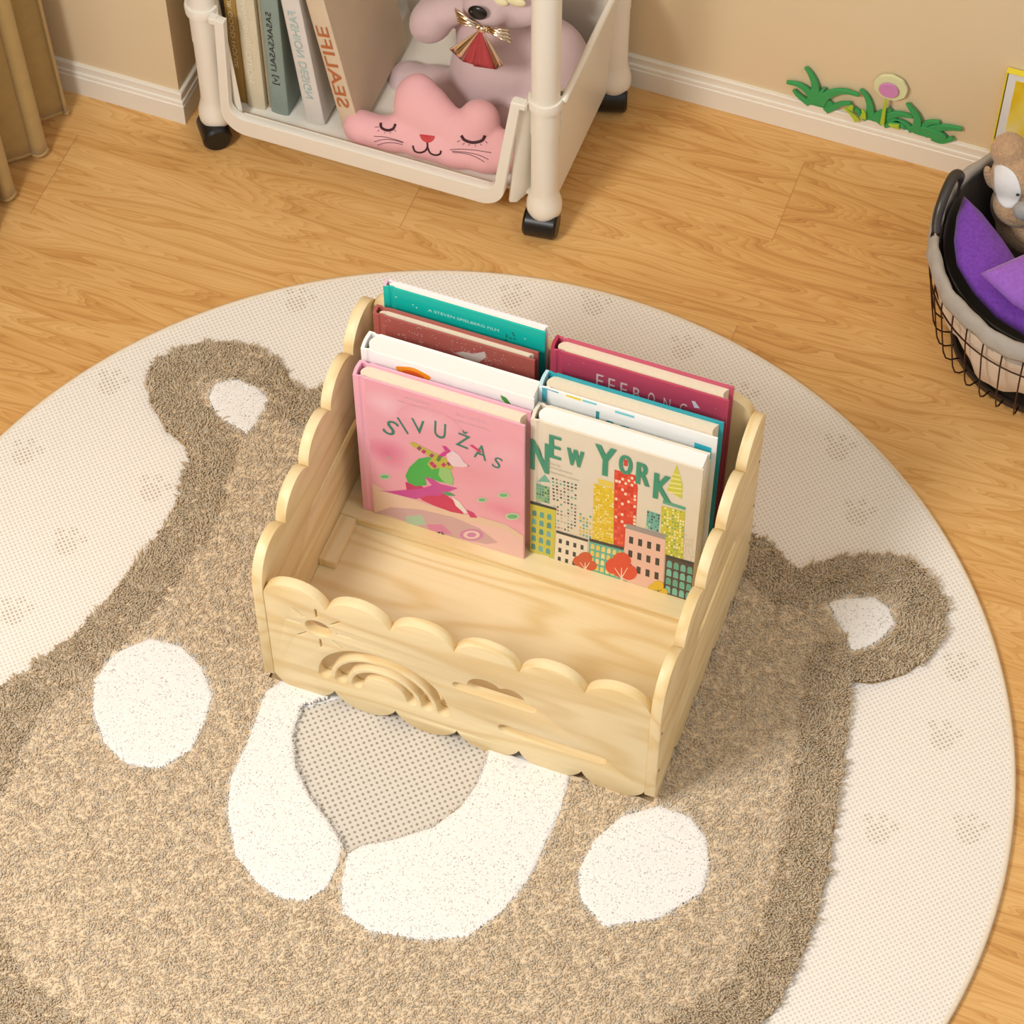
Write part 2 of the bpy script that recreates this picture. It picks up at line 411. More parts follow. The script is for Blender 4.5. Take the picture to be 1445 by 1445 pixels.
# ------------------------------------------------------------------ rug
def W2(pts, z=0.012): return np.array([list(at(x, y, 2, z))[:2] for x, y in pts])
def inpoly(P, poly):
    x, y = P[:, 0], P[:, 1]; ins = np.zeros(len(P), bool); n = len(poly); j = n - 1
    for i in range(n):
        xi, yi = poly[i]; xj, yj = poly[j]
        c = ((yi > y) != (yj > y)) & (x < (xj - xi) * (y - yi) / (yj - yi + 1e-12) + xi); ins ^= c; j = i
    return ins
def edge_dist(P, poly):
    d = np.full(len(P), 9.0); n = len(poly)
    for i in range(n):
        a = np.array(poly[i]); b = np.array(poly[(i + 1) % n]); ab = b - a
        t = np.clip(((P - a) @ ab) / (ab @ ab + 1e-12), 0, 1); d = np.minimum(d, np.hypot(*(P - a - t[:, None] * ab).T))
    return d
HEAD = W2([(0, 968), (60, 930), (115, 885), (155, 840), (200, 785), (238, 730), (252, 700), (258, 668), (268, 650), (262, 628), (232, 602), (212, 565), (206, 532), (222, 505), (262, 488), (318, 482), (368, 492), (402, 520), (416, 545), (440, 552), (520, 545), (640, 570), (780, 620), (900, 665), (1000, 712), (1060, 752), (1100, 775), (1122, 802), (1145, 798), (1185, 784), (1235, 780), (1285, 792), (1320, 820), (1336, 855), (1332, 892), (1308, 928), (1275, 950), (1232, 962), (1200, 958), (1198, 1000), (1192, 1060), (1185, 1110), (1176, 1180), (1166, 1240), (1140, 1330), (1090, 1430)])
HEAD = [tuple(p) for p in HEAD] + [(0.20, -0.43), (0.05, -0.50), (-0.15, -0.50), (-0.33, -0.44), (-0.46, -0.32)]
HEAD = np.array(HEAD)
WHITE = [W2(p) for p in (
    [(292, 560), (302, 540), (335, 532), (365, 545), (384, 565), (370, 585), (362, 600), (350, 616), (325, 602), (303, 590)],
    [(1163, 850), (1185, 843), (1235, 840), (1257, 857), (1266, 880), (1250, 900), (1225, 918), (1197, 921), (1190, 895), (1175, 870)],
    [(212, 898), (258, 910), (288, 940), (303, 980), (292, 1022), (270, 1062), (225, 1088), (175, 1080), (145, 1050), (128, 1005), (130, 960), (160, 920)],
    [(930, 1134), (975, 1150), (1000, 1182), (1005, 1220), (995, 1260), (930, 1300), (850, 1310), (816, 1270), (812, 1230), (835, 1185), (875, 1150)],
    [(400, 955), (372, 975), (362, 1005), (345, 1050), (322, 1100), (318, 1150), (330, 1210), (360, 1248), (395, 1270), (430, 1275), (465, 1255), (480, 1222), (486, 1190), (468, 1160), (445, 1130), (425, 1085), (420, 1040), (428, 1005), (470, 990), (520, 985), (540, 940), (470, 920)],
    [(488, 1200), (478, 1250), (480, 1290), (520, 1318), (600, 1330), (660, 1325), (710, 1290), (750, 1240), (778, 1180), (796, 1140), (806, 1098), (812, 1000), (740, 950), (640, 950), (686, 1060), (672, 1100), (650, 1135), (610, 1165), (550, 1182), (510, 1190)])]
NOSE = W2([(428, 1000), (480, 985), (560, 960), (660, 1005), (686, 1070), (672, 1108), (650, 1138), (610, 1168), (555, 1186), (510, 1194), (492, 1205), (466, 1160), (442, 1130), (420, 1085), (416, 1040)], 0.0064)
rug = thing('round_rug', 'large round cream rug with a shaggy tan bear face, lying under the wooden book rack', 'rug', (RC.x, RC.y, 0))
prof = [(RR - 0.002, 0.0), (RR, 0.001), (RR + 0.0005, 0.004), (RR - 0.001, 0.006), (RR - 0.004, 0.0062)]
fld = obj('woven_field', lathe(prof, RC, 160), M['weave'], rug)
hem = obj('bound_edge', tube([RC + Vector((RR * math.cos(a), RR * math.sin(a), 0.0042)) for a in [2 * PI * i / 200 for i in range(200)]], 0.0030, 8, closed=True), plain('rug_hem', (226, 212, 190), 0.9, 0.05, 300, 0.3, 900), rug, smooth=True)
ns = obj('woven_nose', ([(p[0], p[1], 0.0066) for p in NOSE], [tuple(range(len(NOSE)))]), M['nose'], rug)

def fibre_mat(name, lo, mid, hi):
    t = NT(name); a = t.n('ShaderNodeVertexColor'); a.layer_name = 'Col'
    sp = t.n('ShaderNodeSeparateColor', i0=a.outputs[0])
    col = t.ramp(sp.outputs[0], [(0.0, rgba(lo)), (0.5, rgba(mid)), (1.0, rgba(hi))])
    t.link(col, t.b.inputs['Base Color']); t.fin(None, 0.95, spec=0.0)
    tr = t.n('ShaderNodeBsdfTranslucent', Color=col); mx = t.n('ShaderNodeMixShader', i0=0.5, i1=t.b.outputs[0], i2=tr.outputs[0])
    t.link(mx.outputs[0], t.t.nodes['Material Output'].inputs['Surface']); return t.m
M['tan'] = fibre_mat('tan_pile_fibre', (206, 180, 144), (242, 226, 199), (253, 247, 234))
M['tanb'] = fibre_mat('tan_border_fibre', (184, 154, 114), (232, 213, 180), (252, 242, 222))
M['whitep'] = fibre_mat('white_pile_fibre', (244, 240, 234), (250, 248, 244), (253, 252, 250))
def pile(name, P, mat, hgt, width, lean, parent, edge=None, z0=0.005, clump=0.0):
    n = len(P); 
    ang = rng.uniform(0, 2 * PI, n); ln = rng.uniform(0.25, 1.0, n) * lean
    # low-frequency flow so neighbouring tufts lie the same way
    fl = np.array([noise.noise(Vector((p[0] * 38, p[1] * 38, 3.1))) for p in P]) * 2 * PI * 1.2
    dx = np.cos(fl) * clump + np.cos(ang) * (1 - clump); dy = np.sin(fl) * clump + np.sin(ang) * (1 - clump)
    h = hgt * rng.uniform(0.72, 1.08, n)
    w = width * rng.uniform(0.75, 1.25, n); pa = rng.uniform(0, 2 * PI, n)
    shade = rng.uniform(0.3, 1.0, n)
    levels = [(0.0, 0.9, 0.0), (0.55, 1.0, 0.35), (0.88, 0.75, 0.8), (1.0, 0.12, 1.12)]
    V = np.empty((n, len(levels), 3, 3)); C = np.empty((n, len(levels), 3))
    for li, (t, ws, off) in enumerate(levels):
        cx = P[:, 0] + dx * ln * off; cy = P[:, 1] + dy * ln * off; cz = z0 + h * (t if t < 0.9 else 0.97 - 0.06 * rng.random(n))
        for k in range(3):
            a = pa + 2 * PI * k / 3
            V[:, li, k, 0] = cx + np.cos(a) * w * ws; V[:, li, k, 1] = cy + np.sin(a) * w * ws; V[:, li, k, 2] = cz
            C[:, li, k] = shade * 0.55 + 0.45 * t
    nl = len(levels); per = nl * 3
    fq = []
    for li in range(nl - 1):
        for k in range(3):
            k2 = (k + 1) % 3; fq.append((li * 3 + k, li * 3 + k2, (li + 1) * 3 + k2, (li + 1) * 3 + k))
    fq = np.array(fq); nf = len(fq)
    F = (fq[None] + (np.arange(n) * per)[:, None, None]).reshape(-1, 4)
    me = bpy.data.meshes.new(name); V = V.reshape(-1, 3)
    me.vertices.add(len(V)); me.vertices.foreach_set('co', V.astype(np.float32).ravel())
    me.loops.add(F.size); me.loops.foreach_set('vertex_index', F.astype(np.int32).ravel())
    me.polygons.add(len(F)); me.polygons.foreach_set('loop_start', (np.arange(len(F)) * 4).astype(np.int32))
    me.update(calc_edges=True)
    ca = me.color_attributes.new('Col', 'FLOAT_COLOR', 'POINT')
    cc = np.ones((len(V), 4), np.float32); cc[:, :3] = C.reshape(-1)[:, None]; ca.data.foreach_set('color', cc.ravel())
    o = mesh_obj(name, me, mat, parent, smooth=True); o['kind'] = 'stuff'; return o
def scatter(x0, x1, y0, y1, sp):
    gx, gy = np.meshgrid(np.arange(x0, x1, sp), np.arange(y0, y1, sp)); P = np.stack([gx.ravel(), gy.ravel()], -1)
    return P + rng.uniform(-0.5, 0.5, P.shape) * sp
def bed(name, test, edges, x0, x1, y0, y1, top, amp, mat, sp=0.0030):
    """dense body of the pile: bumpy surface that falls off at its borders"""
    xs = np.arange(x0, x1, sp); ys_ = np.arange(y0, y1, sp); gx, gy = np.meshgrid(xs, ys_); G = np.stack([gx.ravel(), gy.ravel()], -1)
    ins = test(G); d = np.full(len(G), 9.0)
    for e in edges: d = np.minimum(d, edge_dist(G, e))
    nzv = np.array([noise.noise(Vector((p[0] * 150, p[1] * 150, 0.3))) + 0.5 * noise.noise(Vector((p[0] * 330, p[1] * 330, 4.3))) if k else 0 for p, k in zip(G, ins)])
    z = 0.0066 + (top - 0.0066) * np.sqrt(np.clip(d / 0.0035, 0, 1)) + amp * nzv * np.clip(d / 0.004, 0, 1)
    idx = -np.ones(len(G), int); idx[ins] = np.arange(ins.sum()); nx = len(xs); idx = idx.reshape(gx.shape)
    a, b, c, e = idx[:-1, :-1], idx[:-1, 1:], idx[1:, 1:], idx[1:, :-1]; ok = (a >= 0) & (b >= 0) & (c >= 0) & (e >= 0)
    F = np.stack([a[ok], b[ok], c[ok], e[ok]], -1); V = np.column_stack([G[ins], z[ins]])
    me = bpy.data.meshes.new(name); me.vertices.add(len(V)); me.vertices.foreach_set('co', V.astype(np.float32).ravel())
    me.loops.add(F.size); me.loops.foreach_set('vertex_index', F.astype(np.int32).ravel())
    me.polygons.add(len(F)); me.polygons.foreach_set('loop_start', (np.arange(len(F)) * 4).astype(np.int32)); me.update(calc_edges=True)
    o = mesh_obj(name, me, mat, rug, smooth=True); o['kind'] = 'stuff'; return o
rc2 = np.array([RC.x, RC.y])
def t_rack(G): return (np.abs(G[:, 0]) < 0.2115) & (G[:, 1] > 0.0050) & (G[:, 1] < 0.3100)
def t_white(G):
    m_ = np.zeros(len(G), bool)
    for wp in WHITE: m_ |= inpoly(G, wp)
    for wp in WHITE: m_ &= ~(inpoly(G, wp) & (edge_dist(G, wp) < 0.0004))
    return m_ & ~inpoly(G, NOSE) & ~t_rack(G)
def t_tan(G):
    m_ = inpoly(G, HEAD) & (np.hypot(*(G - rc2).T) < RR - 0.012) & ~inpoly(G, NOSE) & ~t_rack(G)
    for wp in WHITE: m_ &= ~(inpoly(G, wp) & (edge_dist(G, wp) > 0.005))
    return m_
bed('tan_pile_bed', t_tan, [HEAD, NOSE], -0.63, 0.57, -0.59, 0.46, 0.0115, 0.0016, plain('tan_bed', (222, 200, 168), 0.95, 0.05, 180, 0.5, 700, 0.001))
bed('white_pile_bed', t_white, [NOSE] + WHITE, -0.63, 0.57, -0.59, 0.46, 0.0138, 0.0006, plain('white_bed', (236, 232, 227), 0.95, 0.01, 200, 0.3, 700, 0.0006), 0.0024)
def jit(P):
    return P + np.array([[noise.noise(Vector((p[0] * 90, p[1] * 90, 1.7))), noise.noise(Vector((p[0] * 90, p[1] * 90, 8.7)))] for p in P]) * 0.0045 + rng.normal(0, 0.0009, P.shape)
P = scatter(-0.62, 0.56, -0.58, 0.45, 0.0022); P = P[P[:, 1] > -0.55]
PJ = jit(P)
m = inpoly(PJ, HEAD) & (np.hypot(*(P - rc2).T) < RR - 0.012)
for wp in WHITE: m &= ~inpoly(PJ, wp)
m &= ~inpoly(PJ, NOSE)
P = P[m]
# the rack stands on the rug: pile is pressed flat right under its panels
E = edge_dist(P, HEAD)
under = (np.abs(P[:, 0]) < 0.2153) & (P[:, 1] > -0.001) & (P[:, 1] < 0.3145)
P, E = P[~under], E[~under]
deep = E < 0.05
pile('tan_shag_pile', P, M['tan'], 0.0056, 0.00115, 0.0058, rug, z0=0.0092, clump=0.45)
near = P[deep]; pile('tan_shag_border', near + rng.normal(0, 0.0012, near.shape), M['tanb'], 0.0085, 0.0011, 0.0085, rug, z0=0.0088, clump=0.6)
# dense backing below the fibres so the ground does not show
P = scatter(-0.62, 0.56, -0.58, 0.45, 0.0023); m = np.zeros(len(P), bool)
PJ = jit(P) + rng.normal(0, 0.0011, P.shape)
for wp in WHITE: m |= inpoly(PJ, wp)
m &= ~((np.abs(P[:, 0]) < 0.2153) & (P[:, 1] > -0.001) & (P[:, 1] < 0.3145)) & ~inpoly(P, NOSE)
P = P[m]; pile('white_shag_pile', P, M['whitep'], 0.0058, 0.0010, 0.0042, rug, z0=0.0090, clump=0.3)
def flat(name, poly, z, m):
    return obj(name, ([(p[0], p[1], z) for p in poly], [tuple(range(len(poly)))]), m, rug)
flat('tan_backing', HEAD, 0.0064, plain('tan_backing', (190, 160, 118), 0.95, 0.05, 200))  # darker than the fibres: occlusion between them put into the colour
for wp in WHITE: flat('white_backing', wp, 0.0065, plain('white_backing', (252, 250, 246), 0.95, 0.03, 200))

# ------------------------------------------------------------------ book rack
rack = thing('book_rack', 'low pine plywood book rack with scalloped cloud edges and cut-out sun, rainbow and clouds', 'book rack', (0, 0.157, 0.0065))
def plate(name, loops, thick, fn, m, parent, bev=0.0009):
    me = curve_plate(loops, thick, bev)
    for v in me.vertices: v.co = fn(v.co.x, v.co.y, v.co.z)
    bm = bmesh.new(); bm.from_mesh(me); bmesh.ops.remove_doubles(bm, verts=bm.verts, dist=1e-5); bmesh.ops.recalc_face_normals(bm, faces=bm.faces)
    o = bmo(name, bm, m, parent); auto_smooth(o, 32); return o
XS = [-0.2038 + 0.40765 * i / 6 for i in range(7)]
ZB, ZN, TP = 0.0072, 0.031, 0.1885
fl = []
for i in range(6): fl += arc((XS[i], ZN), (XS[i + 1], ZN), -0.0236, 14)[:-1]
fl.append(Vector((XS[6], ZN)))
for i in range(6, 0, -1): fl += arc((XS[i], TP), (XS[i - 1], TP), -0.0250, 14)[:-1]
fl.append(Vector((XS[0], TP)))
holes = []
sc = (-0.1465, 0.1495)
holes.append([(sc[0] + 0.0145 * math.cos(a), sc[1] + 0.0135 * math.sin(a)) for a in [2 * PI * i / 28 for i in range(28)]])
for k in range(8):
    a = 2 * PI * k / 8 + 0.03; d = Vector((math.cos(a), math.sin(a))); n = Vector((-d.y, d.x)) * 0.0010
    c = Vector(sc); holes.append([c + d * 0.0205 - n, c + d * 0.0355 - n, c + d * 0.0365, c + d * 0.0355 + n, c + d * 0.0205 + n, c + d * 0.0198])
for (cxx, czz, r, w) in ((-0.0795, 0.0605, 0.0655, 0.0068), (-0.0795, 0.0605, 0.0475, 0.0064), (-0.0790, 0.0605, 0.0300, 0.0058)):
    P_ = []
    for i in range(25): a = PI * i / 24; P_.append((cxx + (r + w) * math.cos(a), czz + (r + w) * math.sin(a)))
    for i in range(1, 8): a = PI + PI * i / 8; P_.append((cxx - r + w * math.cos(a - PI) * -1, czz - w * math.sin(PI * i / 8)))
    for i in range(25): a = PI - PI * i / 24; P_.append((cxx + (r - w) * math.cos(a), czz + (r - w) * math.sin(a)))
    for i in range(1, 8): a = PI * i / 8; P_.append((cxx + r - w * math.cos(a), czz - w * math.sin(a)))
    holes.append(P_)
cl = [(-0.0034 + 0.006, 0.1185)] + [(0.0035 + 0.0065 * math.cos(a), 0.1250 + 0.0065 * math.sin(a)) for a in [-PI / 2 - PI * i / 6 for i in range(1, 6)]]
cl += [(0.0035, 0.1315), (0.0125, 0.1315)] + [tuple(p) for p in arc((0.013, 0.1315), (0.047, 0.1455), 0.0135, 10)] + [tuple(p) for p in arc((0.0485, 0.1455), (0.0735, 0.1320), 0.0105, 10)]
cl += [(0.0800, 0.1315)] + [(0.0805 + 0.0065 * math.cos(a), 0.1250 + 0.0065 * math.sin(a)) for a in [PI / 2 - PI * i / 6 for i in range(1, 6)]] + [(0.0805, 0.1185)]
holes.append(cl)
holes.append(stadium(0.0455, 0.1620, 0.0605, 0.0755))
plate('front_panel', [fl] + holes, 0.0115, lambda x, y, z: Vector((x, 0.0068 - z, y)), M['pineX'], rack)
# side panels
YS = [0.0627 * i for i in range(6)]
nt = [(0.0655, 0.2185), (0.1270, 0.2350), (0.1880, 0.2520), (0.2500, 0.2680), (0.3135, 0.2850)]
sp = []
for i in range(5): sp += arc((YS[i], 0.0290), (YS[i + 1], 0.0290), -0.0215, 12)[:-1]
sp.append(Vector((0.3135, 0.0290)))
for i in range(4, 0, -1): sp += arc(nt[i], nt[i - 1], -0.0255, 14)[:-1]
sp += [Vector(nt[0])]
bz = [Vector(nt[0]), Vector((0.052, 0.246)), Vector((0.004, 0.256)), Vector((0.0, 0.188))]
for i in range(1, 15):
    t = i / 14; sp.append(bz[0] * (1 - t) ** 3 + bz[1] * 3 * t * (1 - t) ** 2 + bz[2] * 3 * t * t * (1 - t) + bz[3] * t ** 3)
slot = stadium(0.118, 0.246, 0.1525, 0.1690)
for s in (-1, 1):
    pn = plate('side_panel', [sp, slot], 0.0115, lambda x, y, z, s=s: Vector((s * 0.20955 + z, x, y)), M['pineZ'], rack)
    if s == 1:
        for (y, z) in ((0.0065, 0.150), (0.0065, 0.075), (0.308, 0.21), (0.308, 0.13), (0.308, 0.06)):
            obj('screw', lathe([(0.0001, 0.0), (0.0016, 0.0), (0.0016, 0.0004), (0.0001, 0.0005)], (0.2153, y, z), 12, 'X'), M['screw'], pn)
bk = []
for i in range(6): bk += arc((XS[i], ZN), (XS[i + 1], ZN), -0.0236, 14)[:-1]
bk.append(Vector((XS[6], ZN)))
for i in range(6, 0, -1): bk += arc((XS[i], 0.2870), (XS[i - 1], 0.2870), -0.0240, 14)[:-1]
bk.append(Vector((XS[0], 0.2870)))
plate('back_panel', [bk], 0.0115, lambda x, y, z: Vector((x, 0.3080 - z, y)), M['pineB'], rack)
obj('base_board', bbox(-0.2037, 0.2037, 0.0127, 0.3020, 0.046, 0.057, 0.0006), M['pineX'], rack)
obj('raised_shelf', bbox(-0.2037, 0.2037, 0.1868, 0.3020, 0.0572, 0.069, 0.0008), M['pineX'], rack)
for s in (-1, 1):
    obj('cleat', bbox(min(s * 0.2037, s * 0.1850), max(s * 0.2037, s * 0.1850), 0.1255, 0.1864, 0.0572, 0.069, 0.0008), M['pineY'], rack)

# ------------------------------------------------------------------ picture books in the rack
GB = 'hardback picture books in the wooden rack'
def pbook(name, label, x0, x1, y0, y1, z1, cov, page, backcov=None, over=0.0035, ct=0.0022, solid=False, z0=0.0693, spine=None, dy=0.0):
    b = thing('picture_book', label, 'book', ((x0 + x1) / 2, (y0 + y1) / 2, z0), GB)
    cm = plain(name + '_cover', cov, 0.38, 0.03, 18, spec=0.4)
    bm_ = plain(name + '_back', backcov, 0.38, 0.03, 18, spec=0.4) if backcov else cm
    sm_ = plain(name + '_spine', spine, 0.38, 0.03, 18, spec=0.4) if spine else cm
    # covers with a pressed hinge groove near the spine
    def cover(yf, sgn, nm, m):
        xs = [x0 + 0.0007, x0 + 0.0065, x0 + 0.0085, x0 + 0.0110, x0 + 0.0130, x1]; dp = [0, 0, 0.0011, 0.0011, 0, 0]
        V, F = [], []
        for z in (z0, z1):
            for x, d in zip(xs, dp): V.append((x, yf + sgn * d, z))
            for x, d in zip(xs, dp): V.append((x, yf + sgn * (ct + d * 0.9), z))
        n = 6
        for i in range(n - 1):
            F.append((i, i + 1, 2 * n + i + 1, 2 * n + i)); F.append((n + i, 3 * n + i, 3 * n + i + 1, n + i + 1))
            F.append((i, n + i, n + i + 1, i + 1)); F.append((2 * n + i, 2 * n + i + 1, 3 * n + i + 1, 3 * n + i))
        F.append((0, 2 * n, 3 * n, n)); F.append((n - 1, 2 * n - 1, 4 * n - 1, 3 * n - 1))
        bm = bmesh.new(); me = bpy.data.meshes.new('x'); me.from_pydata(V, [], F); bm.from_mesh(me); bmesh.ops.recalc_face_normals(bm, faces=bm.faces)
        return bmo(nm, bm, m, b)
    fc = cover(y0, 1, 'front_cover', cm); cover(y1, -1, 'back_cover', bm_)
    V, F = [], []; N = 8
    for z in (z0, z1):
        for i in range(N + 1):
            t = 0.018 + 0.964 * i / N; bul = 0.0012 * math.sin(PI * t); V.append((x0 + 0.0014 - bul - 0.0006, y0 + (y1 - y0) * t, z + (0.0003 if z == z1 else -0.0001)))
        for i in range(N + 1):
            t = 0.018 + 0.964 * i / N; bul = 0.0012 * math.sin(PI * t); V.append((x0 + 0.0042 - bul, y0 + (y1 - y0) * t, z + (0.0003 if z == z1 else -0.0001)))
    k = N + 1
    for i in range(N):
        F += [(i, i + 1, 2 * k + i + 1, 2 * k + i), (k + i, 3 * k + i, 3 * k + i + 1, k + i + 1), (i, k + i, k + i + 1, i + 1), (2 * k + i, 2 * k + i + 1, 3 * k + i + 1, 3 * k + i)]
    F += [(0, 2 * k, 3 * k, k), (N, k + N, 3 * k + N, 2 * k + N)]
    bm = bmesh.new(); me = bpy.data.meshes.new('x'); me.from_pydata(V, [], F); bm.from_mesh(me); bmesh.ops.recalc_face_normals(bm, faces=bm.faces)
    o = bmo('spine', bm, sm_, b); auto_smooth(o)
    # page block, rounded on the spine side and hollow on the fore edge
    a0, a1 = (0.0006 if solid else over), (0.0008 if solid else over)
    ya, yb = y0 + ct + 0.0001, y1 - ct - 0.0001; V = []; ring = []
    for i in range(9): t = i / 8; ring.append((x1 - a1 - (0 if solid else 0.0035) * math.sin(PI * t) - 0.001, ya + (yb - ya) * t))
    for i in range(9): t = i / 8; ring.append((x0 + 0.0105 - (0.005) * math.sin(PI * t), yb - (yb - ya) * t))
    n = len(ring); V = [(x, y, z0 + 0.003) for x, y in ring] + [(x, y, z1 - a0) for x, y in ring]
    F = [(i, (i + 1) % n, n + (i + 1) % n, n + i) for i in range(n)] + [tuple(range(n))[::-1], tuple(range(n, 2 * n))]
    obj('page_block', (V, F), page, b)
    return b, fc
def cover_fn(y0): return lambda x, z, d: Vector((x, y0 - d, z))

# front left: pink book
bx, fc = pbook('pink', 'pink hardback titled SIVUZAS with a green winged mouse figure, front left in the rack', -0.183, 0.0005, 0.2000, 0.2200, 0.3085, (236, 172, 190), M['page'], spine=(240, 176, 196))
def s5(zx, zy): q = at(490 + zx * 0.18685, 560 + zy * 0.18685, 1, 0.2); return (min(max(q.x, -0.1695), 0.0003), max(q.z, 0.0695))
A = Art()
def P5(l): return [s5(*q) for q in l]
def soft(A, fn, x, y, rx, ry, c0, c1, n=6):
    for i in range(n):
        t = i / (n - 1); s = 1 - t * 0.8; c = [c0[k] * (1 - t) + c1[k] * t for k in range(3)]
        A.poly([fn(x + rx * s * math.cos(a), y + ry * s * math.sin(a)) for a in [2 * PI * k / 22 for k in range(22)]], c)
x0, x1, z0, z1 = -0.1695, -0.0003, 0.0695, 0.308
def clipblob(A, cx, cz, rx, rz, c0, c1, n=7, bnd=(x0, x1, z0, z1)):
    for i in range(n):
        t = i / (n - 1); s = 1 - t * 0.85; c = [c0[k] * (1 - t) + c1[k] * t for k in range(3)]
        pts = []
        for k in range(30):
            a = 2 * PI * k / 30; w = 1 + 0.08 * math.sin(3 * a + cx * 90)
            pts.append((min(max(cx + rx * s * w * math.cos(a), bnd[0]), bnd[1]), min(max(cz + rz * s * w * math.sin(a), bnd[2]), bnd[3])))
        A.poly(pts, c)
A.rect(x0, z0, x1, z1, (236, 166, 182))
clipblob(A, -0.150, 0.190, 0.030, 0.030, (236, 164, 182), (222, 120, 152))
clipblob(A, -0.150, 0.275, 0.028, 0.028, (236, 166, 183), (240, 192, 206))
clipblob(A, -0.06, 0.200, 0.045, 0.030, (236, 165, 182), (234, 156, 170))
clipblob(A, -0.02, 0.250, 0.035, 0.030, (236, 165, 182), (238, 178, 190))
clipblob(A, -0.02, 0.150, 0.035, 0.020, (236, 164, 181), (232, 140, 168))
clipblob(A, -0.10, 0.270, 0.035, 0.020, (236, 167, 183), (238, 182, 196))
A.poly([(x0, 0.0695), (x1, 0.0695), (x1, 0.1130)] + P5([(1200, 960), (1000, 905), (800, 870), (560, 790), (300, 712), (160, 640)]) + [(x0, 0.165)], (232, 200, 176))
A.poly([(x1, 0.0695), (x1, 0.105)] + P5([(1180, 1000), (950, 950), (820, 970), (900, 1100), (1100, 1180)]), (238, 196, 190))
A.poly(P5([(180, 870), (330, 830), (560, 850), (800, 905), (1000, 990), (1140, 1100), (1050, 1110), (820, 1080), (560, 990), (330, 900)]), (206, 168, 170))
A.poly(P5([(440, 900), (560, 890), (600, 960), (520, 980), (450, 950)]), (170, 200, 170))
A.poly(P5([(600, 960), (720, 960), (800, 1040), (700, 1040), (620, 1000)]), (216, 130, 170))
for r in (1.0, 0.7, 0.4):
    A.poly(P5([(940 + 90 * r * math.cos(a), 1040 + 45 * r * math.sin(a)) for a in [2 * PI * k / 16 for k in range(16)]]), (206, 130, 176) if r != 0.7 else (236, 206, 200))
A.poly(P5([(440, 640), (560, 670), (600, 700), (560, 770), (450, 700)]), (196, 30, 100))
A.poly(P5([(600, 700), (720, 720), (830, 800), (880, 885), (780, 865), (640, 812), (560, 775)]), (206, 24, 90))
A.poly(P5([(900, 850), (950, 870), (985, 912), (930, 908)]), (206, 40, 110))
A.poly(P5([(790, 750), (850, 790), (910, 870), (890, 880), (820, 820)]), (236, 226, 220))
A.poly(P5([(440, 595), (470, 530), (540, 465), (620, 450), (700, 500), (780, 545), (805, 620), (800, 660), (700, 640), (590, 600), (600, 665), (520, 672), (460, 645)]), (58, 176, 72))
A.poly(P5([(700, 520), (780, 550), (805, 630), (790, 665), (730, 640), (690, 590)]), (150, 200, 120))
A.poly(P5([(585, 602), (640, 615), (700, 655), (835, 688), (790, 705), (690, 745), (600, 745), (520, 770), (400, 742), (230, 700), (310, 712), (450, 700), (560, 690), (640, 665)]), (200, 60, 150))
A.poly(P5([(710, 715), (780, 720), (820, 745), (760, 745)]), (60, 160, 100))
A.poly(P5([(470, 345), (500, 338), (560, 368), (640, 410), (760, 470), (800, 520), (795, 550), (720, 530), (640, 545), (605, 505), (640, 460), (590, 430), (500, 375)]), (190, 180, 70))
for (a, b) in ((545, 385), (580, 410), (640, 440), (690, 470), (640, 500), (730, 510), (700, 450), (660, 520), (770, 500)):
    A.poly(P5([(a - 20, b), (a, b - 18), (a + 20, b), (a, b + 20)]), random.choice([(190, 40, 110), (150, 60, 110), (90, 130, 60)]))
A.poly(P5([(690, 440), (730, 410), (780, 400), (770, 430), (720, 450)]), (206, 50, 140))
A.poly(P5([(718, 368), (745, 370), (775, 402), (740, 405)]), (206, 50, 140))
A.poly(P5([(750, 430), (800, 402), (850, 440), (880, 490), (918, 518), (880, 530), (800, 522), (760, 480)]), (236, 206, 214))
A.poly(P5([(912, 512), (922, 516), (914, 526)]), (60, 40, 50))
for (a, b, s_) in ((285, 600, 34), (1020, 775, 30), (1182, 740, 34), (1250, 900, 44), (315, 457, 10)):
    A.poly(P5([(a + s_ * 1.3 * math.cos(q), b + s_ * .65 * math.sin(q)) for q in [2 * PI * k / 16 for k in range(16)]]), (190, 206, 170))
    A.poly(P5([(a + s_ * 0.9 * math.cos(q), b + s_ * .38 * math.sin(q)) for q in [2 * PI * k / 16 for k in range(16)]]), (104, 180, 124))
TG = (40, 128, 108)
for ch, zx, zy, hh, ww, rt in (('S', 330, 232, 0.027, 0.0125, -0.35), ('I', 420, 215, 0.026, 0.0022, 0.42), ('V', 540, 222, 0.024, 0.0145, 0.05), ('U', 702, 250, 0.028, 0.0125, -0.05), ('Ž', 878, 315, 0.030, 0.0135, -0.15), ('A', 1010, 415, 0.025, 0.0135, -0.10), ('S', 1135, 495, 0.020, 0.0085, -0.25)):
    q = s5(zx, zy); A.text(ch, q[0], q[1], ww, hh, TG, rt)
A.poly(P5([(925, 362), (945, 358), (1015, 410), (1005, 420)]), (214, 44, 100))
for (a, b, w_, tx) in ((530, 28, 0.028, 'NARINE'), (540, 75, 0.050, 'ABGARJANAITE'), (930, 160, 0.032, 'ILLUSTR'), (930, 205, 0.036, 'LINA ZUTAUTE')):
    q = s5(a, b); A.text(tx, q[0], q[1], w_, 0.0035, (226, 196, 200), 0)
for k in range(6): q = s5(708 + 20 * math.cos(k * PI / 3), 1035 + 17 * math.sin(k * PI / 3)); A.oval(q[0], q[1], 0.0010, 0.0011, (40, 24, 30), 8)
A.build('cover_print', cover_fn(0.2000), fc, M['print'], 0.000006)

